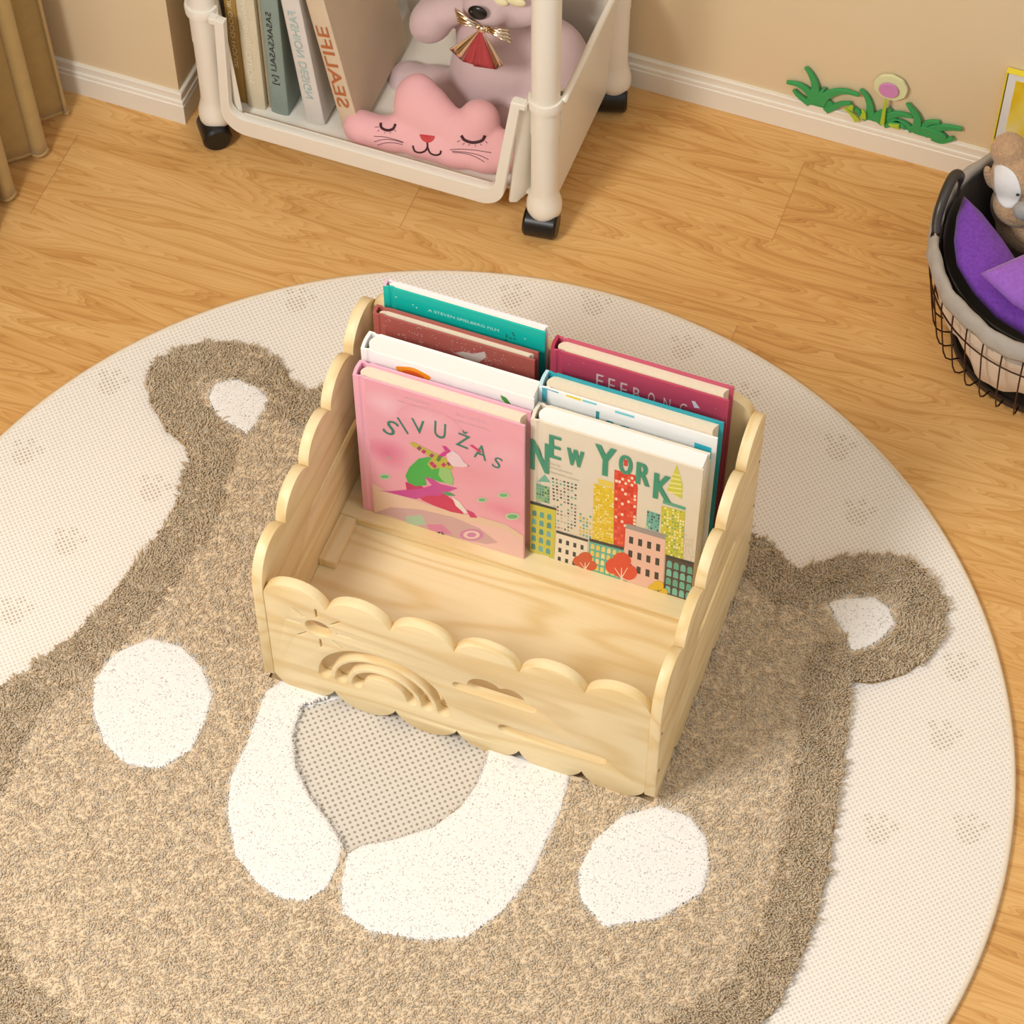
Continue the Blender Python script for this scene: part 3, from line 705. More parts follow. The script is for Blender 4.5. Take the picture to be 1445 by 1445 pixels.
# front right: New York
ys = 0.2110
bx, fc = pbook('cream', 'cream hardback titled NEW YORK with a coloured city skyline, front right in the rack', 0.0022, 0.1815, ys, ys + 0.0225, 0.3080, (226, 216, 196), M['pagew'], solid=True)
def s6(zx, zy): q = at(730 + zx * 0.19377, 580 + zy * 0.19377, 1, ys); return (min(max(q.x, 0.003), 0.1812), min(max(q.z, 0.0695), 0.3078))
def P6(l): return [s6(*q) for q in l]
A = Art()
def quad(p, u, v):   # bilinear in a 4-corner block: top-left, top-right, bottom-right, bottom-left
    (a, b, c, d) = p
    x = (a[0] * (1 - u) + b[0] * u) * (1 - v) + (d[0] * (1 - u) + c[0] * u) * v
    y = (a[1] * (1 - u) + b[1] * u) * (1 - v) + (d[1] * (1 - u) + c[1] * u) * v
    return s6(x, y)
def cells(p, nx, ny, fx, fy, cols, prob=1.0, arch=False):
    A.layer += 1
    for i in range(nx):
        for j in range(ny):
            if random.random() > prob: continue
            u0, u1 = (i + 0.5 - fx / 2) / nx, (i + 0.5 + fx / 2) / nx; v0, v1 = (j + 0.5 - fy / 2) / ny, (j + 0.5 + fy / 2) / ny
            pts = [quad(p, u0, v1), quad(p, u1, v1)]
            if arch: pts += [quad(p, u1, v0 + (v1 - v0) * .3), quad(p, u0 * .2 + u1 * .8, v0), quad(p, u0 * .8 + u1 * .2, v0), quad(p, u0, v0 + (v1 - v0) * .3)]
            else: pts += [quad(p, u1, v0), quad(p, u0, v0)]
            A.poly(pts, random.choice(cols), False)
dk, tl, wh = (40, 44, 48), (70, 168, 150), (240, 234, 214)
p = [(245, 475), (440, 530), (430, 900), (265, 850)]; cells(p, 7, 15, .55, .5, [(90, 170, 150), (70, 90, 90), (150, 120, 110), (190, 190, 180), (60, 60, 66)], 0.72)
p = [(448, 735), (545, 760), (540, 935), (448, 905)]; cells(p, 4, 7, .6, .6, [(90, 170, 150), (214, 196, 60)], 0.8)
A.poly(P6([(148, 512), (200, 460), (243, 520)]), (110, 180, 160))
p = [(138, 528), (236, 552), (236, 676), (138, 650)]; A.poly(P6(p), (130, 180, 140)); cells(p, 5, 6, .6, .6, [(40, 80, 70), (200, 200, 90), (80, 150, 130)], .7)
p = [(558, 525), (722, 572), (712, 985), (545, 935)]; A.poly(P6(p), (226, 196, 30)); cells(p, 10, 24, .7, .6, [(240, 220, 90), (246, 238, 190), (214, 176, 20), (236, 200, 50)], .7)
p = [(590, 490), (700, 520), (700, 560), (590, 528)]; A.poly(P6(p), (232, 206, 80))
p = [(712, 425), (862, 470), (862, 850), (712, 985)]; A.poly(P6([(708, 425), (862, 468), (878, 560), (862, 850), (790, 1000), (700, 980)]), (222, 62, 40)); cells([(712, 440), (870, 485), (862, 985), (704, 965)], 7, 20, .8, .72, [(236, 100, 70), (206, 40, 30), (246, 226, 200), (226, 60, 40), (232, 84, 56), (216, 50, 34)], .85)
A.poly(P6([(778, 352), (806, 356), (804, 402), (776, 398)]), (214, 60, 50))
A.poly(P6([(1162, 388), (1092, 575), (1200, 640), (1205, 540)]), (206, 206, 70))
for k in range(5): A.poly(P6([(1130 - k * 8, 450 + k * 33), (1186 + k * 4, 465 + k * 33), (1188 + k * 4, 474 + k * 33), (1128 - k * 8, 460 + k * 33)]), (236, 230, 150))
A.poly(P6([(1060, 645), (1226, 700), (1226, 722), (1060, 672)]), (90, 170, 140))
p = [(1050, 688), (1222, 730), (1205, 1080), (1040, 1040)]; A.poly(P6(p), (206, 202, 60)); cells(p, 9, 16, .62, .6, [(246, 242, 200), (240, 238, 160), (110, 170, 110), (196, 190, 40)], .8)
p = [(946, 722), (1040, 752), (1028, 882), (938, 850)]; A.poly(P6(p), (110, 180, 170)); cells(p, 6, 6, .7, .6, [(30, 50, 50), (220, 220, 130), (60, 130, 110)], .6)
p = [(1215, 890), (1292, 915), (1280, 1100), (1205, 1075)]; cells(p, 7, 12, .3, .4, [(120, 150, 150), (190, 150, 120)], .45)
p = [(92, 672), (282, 720), (268, 1165), (78, 1105)]; A.poly(P6(p), (204, 200, 72)); cells([(100, 705), (262, 745), (250, 1060), (90, 1005)], 3, 5, .58, .66, [(100, 180, 180), (80, 160, 160), (60, 140, 140)], 1, True)
A.poly(P6([(92, 650), (285, 706), (284, 722), (92, 672)]), dk); A.poly(P6([(162, 1040), (228, 1058), (222, 1140), (158, 1122)]), wh)
A.poly(P6([(170, 1060), (190, 1066), (188, 1110), (168, 1105)]), (232, 150, 150)); A.poly(P6([(200, 1068), (218, 1072), (214, 1118), (197, 1112)]), (232, 150, 150)); 
p = [(284, 885), (514, 950), (505, 1215), (268, 1140)]; A.poly(P6(p), (238, 228, 208)); cells([(290, 905), (500, 965), (490, 1165), (278, 1100)], 4, 3, .42, .5, [dk], 1)
A.poly(P6([(284, 866), (516, 935), (514, 952), (284, 885)]), dk); A.poly(P6([(280, 1140), (480, 1190), (480, 1215), (285, 1165)]), (150, 190, 190))
p = [(525, 945), (775, 1010), (745, 1280), (512, 1205)]; A.poly(P6(p), (90, 184, 164)); cells([(530, 955), (770, 1018), (742, 1270), (518, 1198)], 6, 5, .68, .74, [(236, 214, 120), (232, 206, 100), (240, 222, 150)], 1, True)
A.poly(P6([(525, 925), (776, 990), (775, 1012), (525, 947)]), dk)
p = [(790, 840), (1080, 925), (1058, 1330), (768, 1240)]; A.poly(P6(p), (238, 196, 180)); cells([(800, 880), (1062, 950), (1045, 1260), (782, 1175)], 4, 3, .45, .5, [dk], 1)
A.poly(P6([(800, 818), (1083, 898), (1078, 935), (786, 850)]), (158, 152, 150))
p = [(1080, 1060), (1288, 1120), (1270, 1400), (1064, 1330)]; A.poly(P6(p), (70, 50, 46)); cells([(1086, 1075), (1284, 1135), (1268, 1385), (1070, 1320)], 4, 4, .74, .8, [(120, 196, 180), (100, 184, 170), (90, 170, 150)], 1, True)
A.poly(P6([(1080, 1042), (1290, 1102), (1288, 1122), (1080, 1062)]), dk)
A.poly(P6([(765, 1225), (800, 1235), (800, 1330), (765, 1310)]), (150, 140, 130)); A.poly(P6([(812, 1270), (925, 1300), (922, 1340), (808, 1308)]), (80, 170, 140))
for (a, b) in ((960, 1345), (1080, 1365), (1190, 1390)): A.poly(P6([(a, b), (a + 50, b + 12), (a + 50, b + 55), (a, b + 42)]), (214, 206, 70))
for k in range(16): A.poly(P6([(285 + k * 60 + random.uniform(-20, 20), 1165 + k * 17), (300 + k * 60, 1168 + k * 17), (298 + k * 60, 1190 + k * 17), (284 + k * 60, 1186 + k * 17)]), random.choice([dk, (200, 40, 40), (50, 110, 160), (60, 90, 60)]))
def tree(cx, cy, rx, ry, col, tr):
    A.poly(P6([(cx - 5, cy + ry * .2), (cx + 7, cy + ry * .2), (cx + 7, cy + ry * 1.9), (cx - 6, cy + ry * 1.9)]), tr)
    for ox, oy, k_ in ((-.5, .15, .55), (.5, .3, .52), (0, -.4, .62), (0, .2, .6)):
        A.poly(P6([(cx + rx * ox + rx * k_ * math.cos(a), cy + rx * ox * .3 + ry * oy + ry * k_ * 1.15 * math.sin(a)) for a in [2 * PI * k / 20 for k in range(20)]]), col)
    for dx in (-.45, 0, .4): A.poly(P6([(cx - 4, cy + ry * .9), (cx + 4, cy + ry * .9), (cx + dx * rx + 3, cy + ry * .1), (cx + dx * rx - 2, cy + ry * .1)]), tr)
tree(495, 1092, 84, 62, (206, 84, 40), (246, 226, 206)); tree(760, 1128, 112, 92, (222, 70, 36), (246, 226, 206)); tree(1025, 1290, 70, 52, (226, 190, 30), (70, 60, 60))
GR = (46, 146, 116)
for ch, zx, zy, ww, hh in (('N', 152, 325, .0180, .0520), ('E', 276, 262, .0105, .0390), ('W', 424, 340, .0160, .0290), ('Y', 642, 362, .0205, .0500), ('O', 790, 388, .0120, .0320), ('R', 918, 458, .0125, .0370), ('K', 1060, 555, .0170, .0440)):
    q = s6(zx, zy); A.text(ch, max(q[0], 0.0128), q[1], ww, hh, GR, 0, bold=0.0011)
for tx, zx, zy, w_ in (('Text by', 270, 385, .013), ('Carol Jonnery', 312, 425, .026), ('Illustrated by someone', 345, 470, .030)):
    q = s6(zx, zy); A.text(tx, q[0], q[1], w_, .0042, (170, 164, 150), 0)
A.build('cover_print', cover_fn(ys), fc, M['print'], 0.000008)

# white book behind the pink one
bx, fc = pbook('white', 'thick white hardback with an orange flower edge, behind the pink book', -0.1835, 0.0010, 0.2245, 0.2480, 0.3215, (244, 242, 240), M['pagew'], solid=True)
A = Art()
q = at(583, 524, 1, 0.2245)
A.oval(q.x, q.z - 0.004, 0.0185, 0.0095, (236, 150, 20), 24, wob=.06); A.oval(q.x, q.z - 0.008, 0.013, 0.008, (216, 90, 20), 20)
A.build('flower_print', cover_fn(0.2245), fc, M['print']); A = Art()
A.poly([(at(a, b, 1, .2245).x, at(a, b, 1, .2245).z) for a, b in ((706, 557), (714, 561), (721, 570), (714, 569), (708, 563))], (60, 150, 50))
A.build('leaf_print', cover_fn(0.2245), fc, M['print'])
# brown book
bx, fc = pbook('brown', 'reddish brown hardback flecked with white specks, between the white and teal books', -0.1885, -0.0145, 0.2690, 0.2815, 0.3225, (172, 92, 84), M['page'])
A = Art()
for k in range(170):
    x = random.uniform(-0.18, -0.02); z = random.uniform(0.285, 0.321); s_ = random.uniform(.0002, .0006)
    if random.random() < 0.5: x = random.gauss(-0.075, 0.014); z = random.gauss(0.302, 0.006)
    if z < 0.3215: A.oval(x, z, s_, s_, (236, 226, 216), 6, up=False)
A.poly([(at(a, b, 1, .269).x, at(a, b, 1, .269).z) for a, b in ((641, 498), (652, 496), (668, 499), (684, 496), (686, 504), (676, 511), (660, 507))], (206, 196, 190))
for (a, b, r_) in ((568, 474, .003), (588, 470, .0035), (594, 482, .002), (590, 447, .0028)):
    q = at(a, b, 1, .269)
    for k in range(7): A.oval(min(q.x + random.gauss(0, r_), -.02), min(q.z + random.gauss(0, r_ * .6), .321), .0006, .0006, (230, 214, 200), 6, up=False)
A.build('cover_print', cover_fn(0.2690), fc, M['print'])
# teal book
bx, fc = pbook('teal', 'bright teal hardback with one line of small white capitals, rearmost on the left', -0.1850, -0.0115, 0.2905, 0.3005, 0.3430, (20, 186, 172), M['pagew'], solid=True, spine=(226, 190, 206), backcov=(240, 232, 236))
A = Art(); q0 = at(604, 436, 1, .2905); q1 = at(704, 466, 1, .2905)
A.text('A STEVEN SPIELBERG FILM', (q0.x + q1.x) / 2, (q0.z + q1.z) / 2 - .001, q1.x - q0.x, .0042, (190, 236, 228), 0)
for (a, b) in ((559, 419), (583, 430), (588, 434), (741, 478)): q = at(a, b, 1, .2905); A.oval(q.x, q.z, .001, .001, (180, 232, 224), 8)
for k in range(9): q = at(715 + random.uniform(-3, 14), 475 + random.uniform(-5, 9), 1, .2905); A.oval(q.x, q.z, .0014, .0010, (30, 84, 70), 7, wob=.2)
A.build('cover_print', cover_fn(0.2905), fc, M['print'])
# blue-white book
bx, fc = pbook('blue', 'white hardback with bright blue blocks and blue letters, behind the cream city book', -0.0010, 0.1850, 0.2420, 0.2640, 0.3215, (238, 240, 240), M['page'], spine=(190, 224, 232), backcov=(40, 160, 176))
A = Art(); yb = .2420
def p8(l): return [(min(max(at(a, b, 1, yb).x, .0), .1843), min(at(a, b, 1, yb).z, .3213)) for a, b in l]
A.poly(p8([(765, 544), (771, 545), (771, 568), (765, 566)]), (50, 168, 190))
A.poly(p8([(980, 624), (1004, 632), (1003, 648), (979, 640)]), (30, 184, 206))
A.poly(p8([(799, 556), (820, 562), (820, 566), (799, 559)]), (226, 206, 40))
A.poly(p8([(771, 545), (788, 552), (788, 555), (771, 549)]), (40, 160, 190)); A.poly(p8([(822, 563), (842, 569), (842, 572), (822, 566)]), (110, 200, 214)); A.poly(p8([(868, 579), (895, 587), (895, 590), (868, 582)]), (110, 200, 214))
for ch, a, b, w_, hh in (('l', 843, 592, .0022, .022), ('e', 860, 602, .0100, .014), ('g', 879, 612, .0110, .022), ('o', 905, 622, .0110, .014)):
    q = at(a, b, 1, yb); A.text(ch, q.x, q.z + .003, w_, hh, (40, 150, 160), 0, bold=.0006)
A.build('cover_print', cover_fn(yb), fc, M['print'])
# magenta-red book
bx, fc = pbook('red', 'raspberry red hardback with pale lettering, rearmost on the right', -0.0030, 0.1830, 0.2815, 0.3005, 0.3325, (190, 74, 100), M['page'], spine=(168, 52, 80), backcov=(196, 86, 112))
A = Art(); yb = .2815
for ch, a, b, hh in (('F', 846, 541, .022), ('E', 863, 547, .022), ('E', 880, 553, .022), ('B', 898, 559, .020), ('O', 919, 566, .021), ('N', 941, 573, .018), ('C', 964, 580, .018)):
    q = at(a, b, 1, yb); A.text(ch, q.x, q.z + .004, .0072, hh, (232, 200, 202), 0)
q = at(980, 571, 1, yb); A.poly([(at(a, b, 1, yb).x, at(a, b, 1, yb).z) for a, b in ((976, 565), (981, 566), (988, 576), (980, 575))], (226, 214, 230))
for (a, b) in ((793, 495), (803, 514), (823, 512), (853, 530), (1010, 576), (1020, 590)): q = at(a, b, 1, yb); A.oval(q.x, q.z, .0007, .0007, (226, 150, 176), 7)
A.build('cover_print', cover_fn(yb), fc, M['print'])

# ------------------------------------------------------------------ storage cart
cart = thing('storage_cart', 'cream plastic rolling storage cart with black castors against the wall', 'storage cart', (-0.36, 0.80, 0.0))
posts = [(-0.1545, 0.688), (-0.5720, 0.688), (-0.1430, 0.902), (-0.5650, 0.902)]
for (x, y) in posts:
    pr = [(0.0001, 0.026), (0.0170, 0.028), (0.0203, 0.033), (0.0210, 0.040), (0.0207, 0.047), (0.0185, 0.056), (0.0160, 0.066), (0.0157, 0.072), (0.0158, 0.165), (0.0166, 0.1655), (0.0166, 0.470), (0.0001, 0.470)]
    po = obj('post', lathe(pr, (x, y, 0), 32), M['plastic'], cart); auto_smooth(po, 40)
    rot = 0.12 if y < 0.8 else 0.3
    yo = -0.010; w_ = 0.0200; r_ = 0.0180
    vs, fs = lathe([(0.0001, -w_), (r_ - 0.003, -w_), (r_, -w_ + 0.003), (r_, w_ - 0.003), (r_ - 0.003, w_), (0.0001, w_)], (0, 0, 0), 28, 'X')
    if x < -0.5 and y < 0.8: rot = -0.9
    R3 = Matrix.Rotation(rot, 3, 'Z')
    vs = [R3 @ Vector(v) + Vector((x, y + yo, r_ + 0.0004)) for v in vs]
    wo = obj('castor', (vs, fs), M['black'], cart); auto_smooth(wo, 40)
    hv, hf = bbox(-w_ * 0.8, w_ * 0.8, -0.012, 0.012, 0.018, 0.0335, 0.003)
    obj('castor_housing', ([R3 @ Vector(v) + Vector((x, y + yo + .002, 0)) for v in hv], hf), M['black'], wo)
# tray: plan outline of the tub wall, tapering downwards, plus the U-shaped front lip
def tray(zb, zt, name_floor='tray_floor'):
    ft = 0.085 - 0.0385 + zb  # not used for look, keeps floor near base
    xi0, xi1 = -0.586, -0.1385
    plan = [(-0.1345, 0.690), (-0.1345, 0.700), (-0.1345, 0.730), (-0.1345, 0.880), (-0.150, 0.918), (-0.170, 0.925), (-0.560, 0.925), (-0.585, 0.915), (-0.592, 0.890), (-0.592, 0.730), (-0.592, 0.700), (-0.592, 0.690)]
    c = Vector((-0.363, 0.80)); th = 0.0035; V, F = [], []; n = len(plan)
    def sc(p, k): 
        return (c.x + (p[0] - c.x) * k, c.y + (p[1] - c.y) * (k if p[1] > 0.68 else 1.0))
    def inn(i):
        a = Vector(plan[max(i - 1, 0)]); b = Vector(plan[min(i + 1, n - 1)]); d = (b - a).normalized(); nn = Vector((-d.y, d.x)); p = Vector(plan[i])
        return p + nn * th
    kb = 0.955
    for z, k in ((zb, kb), (zt, 1.0)):
        for i in range(n): V.append((*sc(plan[i], k), z))
        for i in range(n): V.append((*sc(inn(i), k), z))
    for i in range(n - 1):
        F += [(i, i + 1, 2 * n + i + 1, 2 * n + i), (n + i, 3 * n + i, 3 * n + i + 1, n + i + 1), (2 * n + i, 2 * n + i + 1, 3 * n + i + 1, 3 * n + i), (i, n + i, n + i + 1, i + 1)]
    F += [(0, 2 * n, 3 * n, n), (n - 1, 2 * n - 1, 4 * n - 1, 3 * n - 1)]
    bm = bmesh.new(); me = bpy.data.meshes.new('x'); me.from_pydata(V, [], F); bm.from_mesh(me); bmesh.ops.recalc_face_normals(bm, faces=bm.faces)
    o = bmo('tray_wall', bm, M['plastic'], cart); auto_smooth(o, 50)
    # rolled rim on top of the wall
    rim = tube([(p[0], p[1], zt) for p in plan], 0.0042, 8); obj('tray_rim', rim, M['plastic'], cart, smooth=True)
    for s_ in (1, -1):
        X_ = lambda x: x if s_ > 0 else -0.7265 - x
        pts = [(-0.1815, 0.6775, .975), (-0.1740, 0.6800, .985), (-0.1640, 0.7040, .985), (-0.136, 0.7085, .985)]
        V, F = [], []
        for z, kk in ((zb, 1), (zt - 0.004, 0)):
            for x, y, k in pts: V.append((X_(x - 0.012 * kk), y, z))
            for x, y, k in pts: V.append((X_(x - 0.012 * kk - .0025), y + .003, z))
        for i in range(3): F += [(i, i + 1, 8 + i + 1, 8 + i), (4 + i, 12 + i, 12 + i + 1, 4 + i + 1), (8 + i, 9 + i, 13 + i, 12 + i), (i, 4 + i, 5 + i, i + 1)]
        F += [(0, 8, 12, 4), (3, 7, 15, 11)]
        o = obj('tray_corner', (V, F), M['plastic'], cart); auto_smooth(o, 50)
    fl_ = [(*sc(inn(i), kb + 0.002), 0) for i in range(n)]
    fz0, fz1 = zb + 0.002, zb + 0.007
    V = [(x, y, fz0) for x, y, _ in fl_] + [(x, y, fz1) for x, y, _ in fl_]
    F = [tuple(range(n))[::-1], tuple(range(n, 2 * n))] + [(i, (i + 1) % n, n + (i + 1) % n, n + i) for i in range(n)]
    obj(name_floor, (V, F), M['plastic'], cart)
    # front lip, a U of flat band
    out = [(-0.5480, zt), (-0.5545, zb + 0.035)]
    out += [(-0.5545 + 0.030 * (1 - math.cos(a)), zb + 0.030 - 0.034 * math.sin(a)) for a in [PI / 2 * i / 8 for i in range(9)]]
    out += [(-0.2270 + 0.030 * math.sin(a), zb + 0.030 - 0.034 * math.cos(a)) for a in [PI / 2 * i / 8 for i in range(9)]]
    out += [(-0.1770, zt)]
    inner = [(-0.1885, zt), (-0.2080, zb + 0.046)]
    inner += [(-0.2080 - 0.018 * (1 - math.cos(a)), zb + 0.042 - 0.018 * math.sin(a)) for a in [PI / 2 * i / 6 for i in range(7)]]
    inner += [(-0.5240 - 0.018 * math.sin(a), zb + 0.042 - 0.018 * math.cos(a)) for a in [PI / 2 * i / 6 for i in range(7)]]
    inner += [(-0.5360, zt)]
    me = curve_plate([out + inner], 0.010, 0.0012)
    for v in me.vertices: v.co = Vector((v.co.x, 0.6725 - v.co.z, v.co.y))
    bm = bmesh.new(); bm.from_mesh(me); bmesh.ops.recalc_face_normals(bm, faces=bm.faces)
    o = bmo('tray_lip', bm, M['plastic'], cart); auto_smooth(o, 32)
    # low front wall behind the lip
    obj('tray_front', bbox(-0.530, -0.215, 0.676, 0.680, zb + 0.001, zb + 0.024, 0.001), M['plastic'], cart)
    for (x, y) in posts[:2]:
        ring = [(0.0167, -0.009), (0.0200, -0.009), (0.0205, 0.0), (0.0195, 0.004), (0.0167, 0.004)]
        s = 1 if x > -0.3 else -1
        V, F = [], []; K = 20; a0 = -PI if s > 0 else -PI * 1.12
        for i in range(K + 1):
            a = a0 + (PI * 1.12) * i / K
            for r, hh in ring: V.append((x + r * math.cos(a), y + r * math.sin(a), zt - 0.001 + hh))
        m5 = len(ring)
        for i in range(K):
            for k in range(m5): F.append((i * m5 + k, i * m5 + (k + 1) % m5, (i + 1) * m5 + (k + 1) % m5, (i + 1) * m5 + k))
        F += [tuple(range(m5)), tuple(K * m5 + k for k in range(m5))[::-1]]
        o = obj('tray_ring', (V, F), M['plastic'], cart); auto_smooth(o, 50)
        xa, xb = (x - 0.0335, x - 0.0160) if s > 0 else (x + 0.0160, x + 0.0270)
        obj('rim_bridge', bbox(min(xa, xb), max(xa, xb), 0.6678, 0.6790, zt - 0.0085, zt + 0.0012, 0.0014), M['plastic'], cart)
tray(0.040, 0.2220)
# upper tray above the picture: simple rimmed tub carried by the same posts
V1 = bbox(-0.545, -0.182, 0.700, 0.905, 0.4480, 0.4530, 0.001)
obj('upper_tray', cat(V1, bbox(-0.548, -0.544, 0.700, 0.905, 0.4480, 0.475, .001), bbox(-0.183, -0.179, 0.700, 0.905, 0.4480, 0.475, .001), bbox(-0.548, -0.179, 0.700, 0.704, 0.448, 0.475, .001), bbox(-0.548, -0.179, 0.901, 0.905, 0.448, 0.475, .001),
    bbox(-0.575, -0.545, 0.690, 0.710, 0.452, 0.462, .001), bbox(-0.182, -0.152, 0.690, 0.710, 0.452, 0.462, .001), bbox(-0.575, -0.545, 0.895, 0.903, 0.452, 0.462, .001), bbox(-0.182, -0.148, 0.895, 0.903, 0.452, 0.462, .001)), M['plastic'], cart)

# books in the cart, spines to the front
def cbook(label, cov, tx, txcol, xb, w, yf, lean, depth, hgt, tsz=0.010, mirror=True, tpos=0.5, tlen=0.12, bold=0):
    TZ = 0.0478
    b = thing('shelf_book', label, 'book', (xb, yf + depth / 2, TZ), 'books standing in the lower tray of the cart')
    cm = plain('cloth', cov, 0.5, 0.03, 30, spec=0.3)
    R2 = Matrix.Rotation(lean, 3, 'Y'); org = Vector((xb, yf, TZ + abs(math.sin(lean)) * w * (1 if lean < 0 else 0)))
    def T(v): return R2 @ Vector(v) + org
    ct = 0.0018
    # rounded spine + two boards in one cover
    out = [(0, depth), (0, 0.004)] + [(w / 2 - w / 2 * math.cos(a), 0.004 - 0.0022 * math.sin(a)) for a in [PI * i / 10 for i in range(1, 10)]] + [(w, 0.004), (w, depth)]
    inn = [(w - ct, depth), (w - ct, 0.006)] + [(ct, 0.006), (ct, depth)]
    V = [(x, y, 0) for x, y in out + inn]; n = len(V); V += [(x, y, hgt) for x, y, _ in V]
    F = [(i, (i + 1) % n, n + (i + 1) % n, n + i) for i in range(n)]
    tri = tessellate_polygon([[Vector((x, y, 0)) for x, y in out + inn]])
    F += [tuple(t) for t in tri] + [tuple(i + n for i in t) for t in tri]
    bm = bmesh.new(); me = bpy.data.meshes.new('x'); me.from_pydata([tuple(T(v)) for v in V], [], F); bm.from_mesh(me); bmesh.ops.recalc_face_normals(bm, faces=bm.faces)
    o = bmo('cover', bm, cm, b); auto_smooth(o, 35)
    pv, pf = bbox(ct + .0002, w - ct - .0002, 0.0065, depth - 0.003, 0.002, hgt - 0.003)
    obj('page_block', ([T(v) for v in pv], pf), M['page'], b)
    if tx:
        A = Art(); A.text(tx, 0, 0, tlen, tsz, txcol, PI if tx == 'SEALIFE' else 0, mirror=mirror, bold=bold)
        def fn(u, v, d):
            # text runs up the spine: u along height, v across
            px_ = w / 2 - v; t = max(-1, min(1, (px_ - w / 2) / (w / 2))); yb_ = 0.004 - 0.0022 * math.sqrt(max(0, 1 - t * t))
            return T((px_, yb_ - d - 0.0007, tpos + u))
        A.build('spine_lettering', fn, o, M['printm'])
    return b
def bx_at(px, py, y=0.70): return at(px, py, 1, y).x
cbook('olive gold book standing leftmost in the cart tray', (168, 134, 72), 'AMOUR GOOD HOUSE', (222, 206, 160), -0.5545, 0.0165, 0.704, 0.0, 0.145, 0.245, 0.0055, True, 0.135, 0.150)
cbook('cream book with embossed lettering beside the gold one in the cart', (216, 204, 176), 'building design OLBOM', (238, 232, 214), -0.5370, 0.0230, 0.701, 0.0, 0.145, 0.250, 0.0085, True, 0.120, 0.150)
cbook('thin beige book behind the cream spine in the cart', (176, 160, 130), None, None, -0.5130, 0.0050, 0.708, 0.0, 0.130, 0.240)
cbook('grey teal book with black lettering, third thick spine in the cart', (138, 154, 146), 'SASAKSASALI [v]', (34, 36, 34), -0.5070, 0.0225, 0.702, 0.0, 0.140, 0.245, 0.0090, True, 0.112, 0.120)
cbook('pale grey book reading FASHION DESIGN, leaning in the cart', (218, 212, 206), 'FASHION DESIGN', (164, 192, 188), -0.4610, 0.0235, 0.701, -0.095, 0.140, 0.250, 0.0100, True, 0.112, 0.140)
cbook('beige book reading SEALIFE in rust letters, leaning beside the pillow in the cart', (214, 194, 166), 'SEALIFE', (186, 104, 54), -0.4165, 0.0235, 0.704, -0.165, 0.155, 0.255, 0.0150, True, 0.102, 0.128, 0.0005)

# ------------------------------------------------------------------ cloud pillow
def surface_feature(bvh, pts, r, dirn, off=0.0006, seg=6):
    out = []
    for p in pts:
        h = bvh.ray_cast(Vector(p) - dirn * 0.3, dirn, 1.0)
        if h[0] is not None: out.append(h[0] - dirn * off)
    return tube(out, r, seg) if len(out) > 1 else ([], [])
def bvh_of(me):
    return BVHTree.FromPolygons([v.co.copy() for v in me.vertices], [tuple(p.vertices) for p in me.polygons])
VD = (RM @ Vector((0, 0, -1))).normalized()
# pillow plane leans back; axes: u along x, w up the slope
tilt = math.radians(28)
PU = Vector((1, 0, 0)); PWv = Vector((0, math.sin(tilt), math.cos(tilt))); PN = Vector((0, -math.cos(tilt), math.sin(tilt)))
PO = Vector((-0.31, 0.706, 0.062))
def on_pil(px, py):
    d = (RM @ Vector(((px - 722.5) / FPX, -(py - 722.5) / FPX, -1.0))); o_ = PO + PN * 0.022
    t = (o_ - CAM).dot(PN) / d.dot(PN); return CAM + d * t
def z8(x, y): return (470 + x * .18, 80 + y * .18)
parts_ = []
RP = Matrix((PU, -PN, PWv)).transposed()
def lobe(x, y, ru, rw, rn=0.026, ang=0.0):
    p = on_pil(*z8(x, y)) - PN * 0.022
    return ell(p, (ru, rn, rw), RP @ Matrix.Rotation(ang, 3, 'Y'), 28, 18)
parts_ += [lobe(180, 600, .0245, .0215, .020), lobe(610, 410, .0290, .0370, .021, -0.05), lobe(760, 540, .030, .030, .021), lobe(1100, 545, .0255, .0260, .020),
           lobe(400, 665, .034, .0195, .019), lobe(640, 690, .040, .0240, .021), lobe(900, 760, .040, .0250, .021), lobe(1130, 800, .034, .0250, .020), lobe(1310, 790, .0270, .0270, .018), lobe(690, 470, .029, .033, .021), lobe(960, 650, .028, .028, .021), lobe(1010, 620, .026, .024, .020), lobe(520, 640, .036, .022, .020), lobe(290, 630, .028, .021, .0195), lobe(770, 720, .040, .0245, .021)]
pm = remeshed(cat(*parts_), 0.0026, 18, 0.7)
pil = mesh_obj('cloud_pillow', pm, M['pink'], None, (-0.31, 0.71, 0.048), smooth=True)
tag(pil, 'pink cloud shaped pillow with a sleeping cat face, in the lower tray of the cart', 'pillow')
tmpm = pil.data.copy(); tmpm.transform(Matrix.Translation(pil.location)); bv = bvh_of(tmpm)
def feat(name, pxs, r, m, seg=6):
    vf = surface_feature(bv, [on_pil(*z8(*q)) for q in pxs], r, VD, 0.0002, seg)
    if vf[0]: obj(name, vf, m, pil, smooth=True)
def smooth_path(pts, n=5):
    out = []
    P_ = [Vector((*p, 0)) for p in pts]; P_ = [P_[0] * 2 - P_[1]] + P_ + [P_[-1] * 2 - P_[-2]]
    for i in range(1, len(P_) - 2):
        for k in range(n):
            t = k / n; a, b, c, d = P_[i - 1], P_[i], P_[i + 1], P_[i + 2]
            q = 0.5 * ((2 * b) + (c - a) * t + (2 * a - 5 * b + 4 * c - d) * t * t + (3 * b - a - 3 * c + d) * t ** 3); out.append((q.x, q.y))
    out.append(tuple(pts[-1])); return out
feat('closed_eye', smooth_path([(370, 510), (378, 550), (425, 572), (470, 560), (488, 520)]), 0.0017, M['thread'])
feat('closed_eye', smooth_path([(1005, 615), (1030, 650), (1095, 668), (1165, 650), (1190, 610)]), 0.0018, M['thread'])
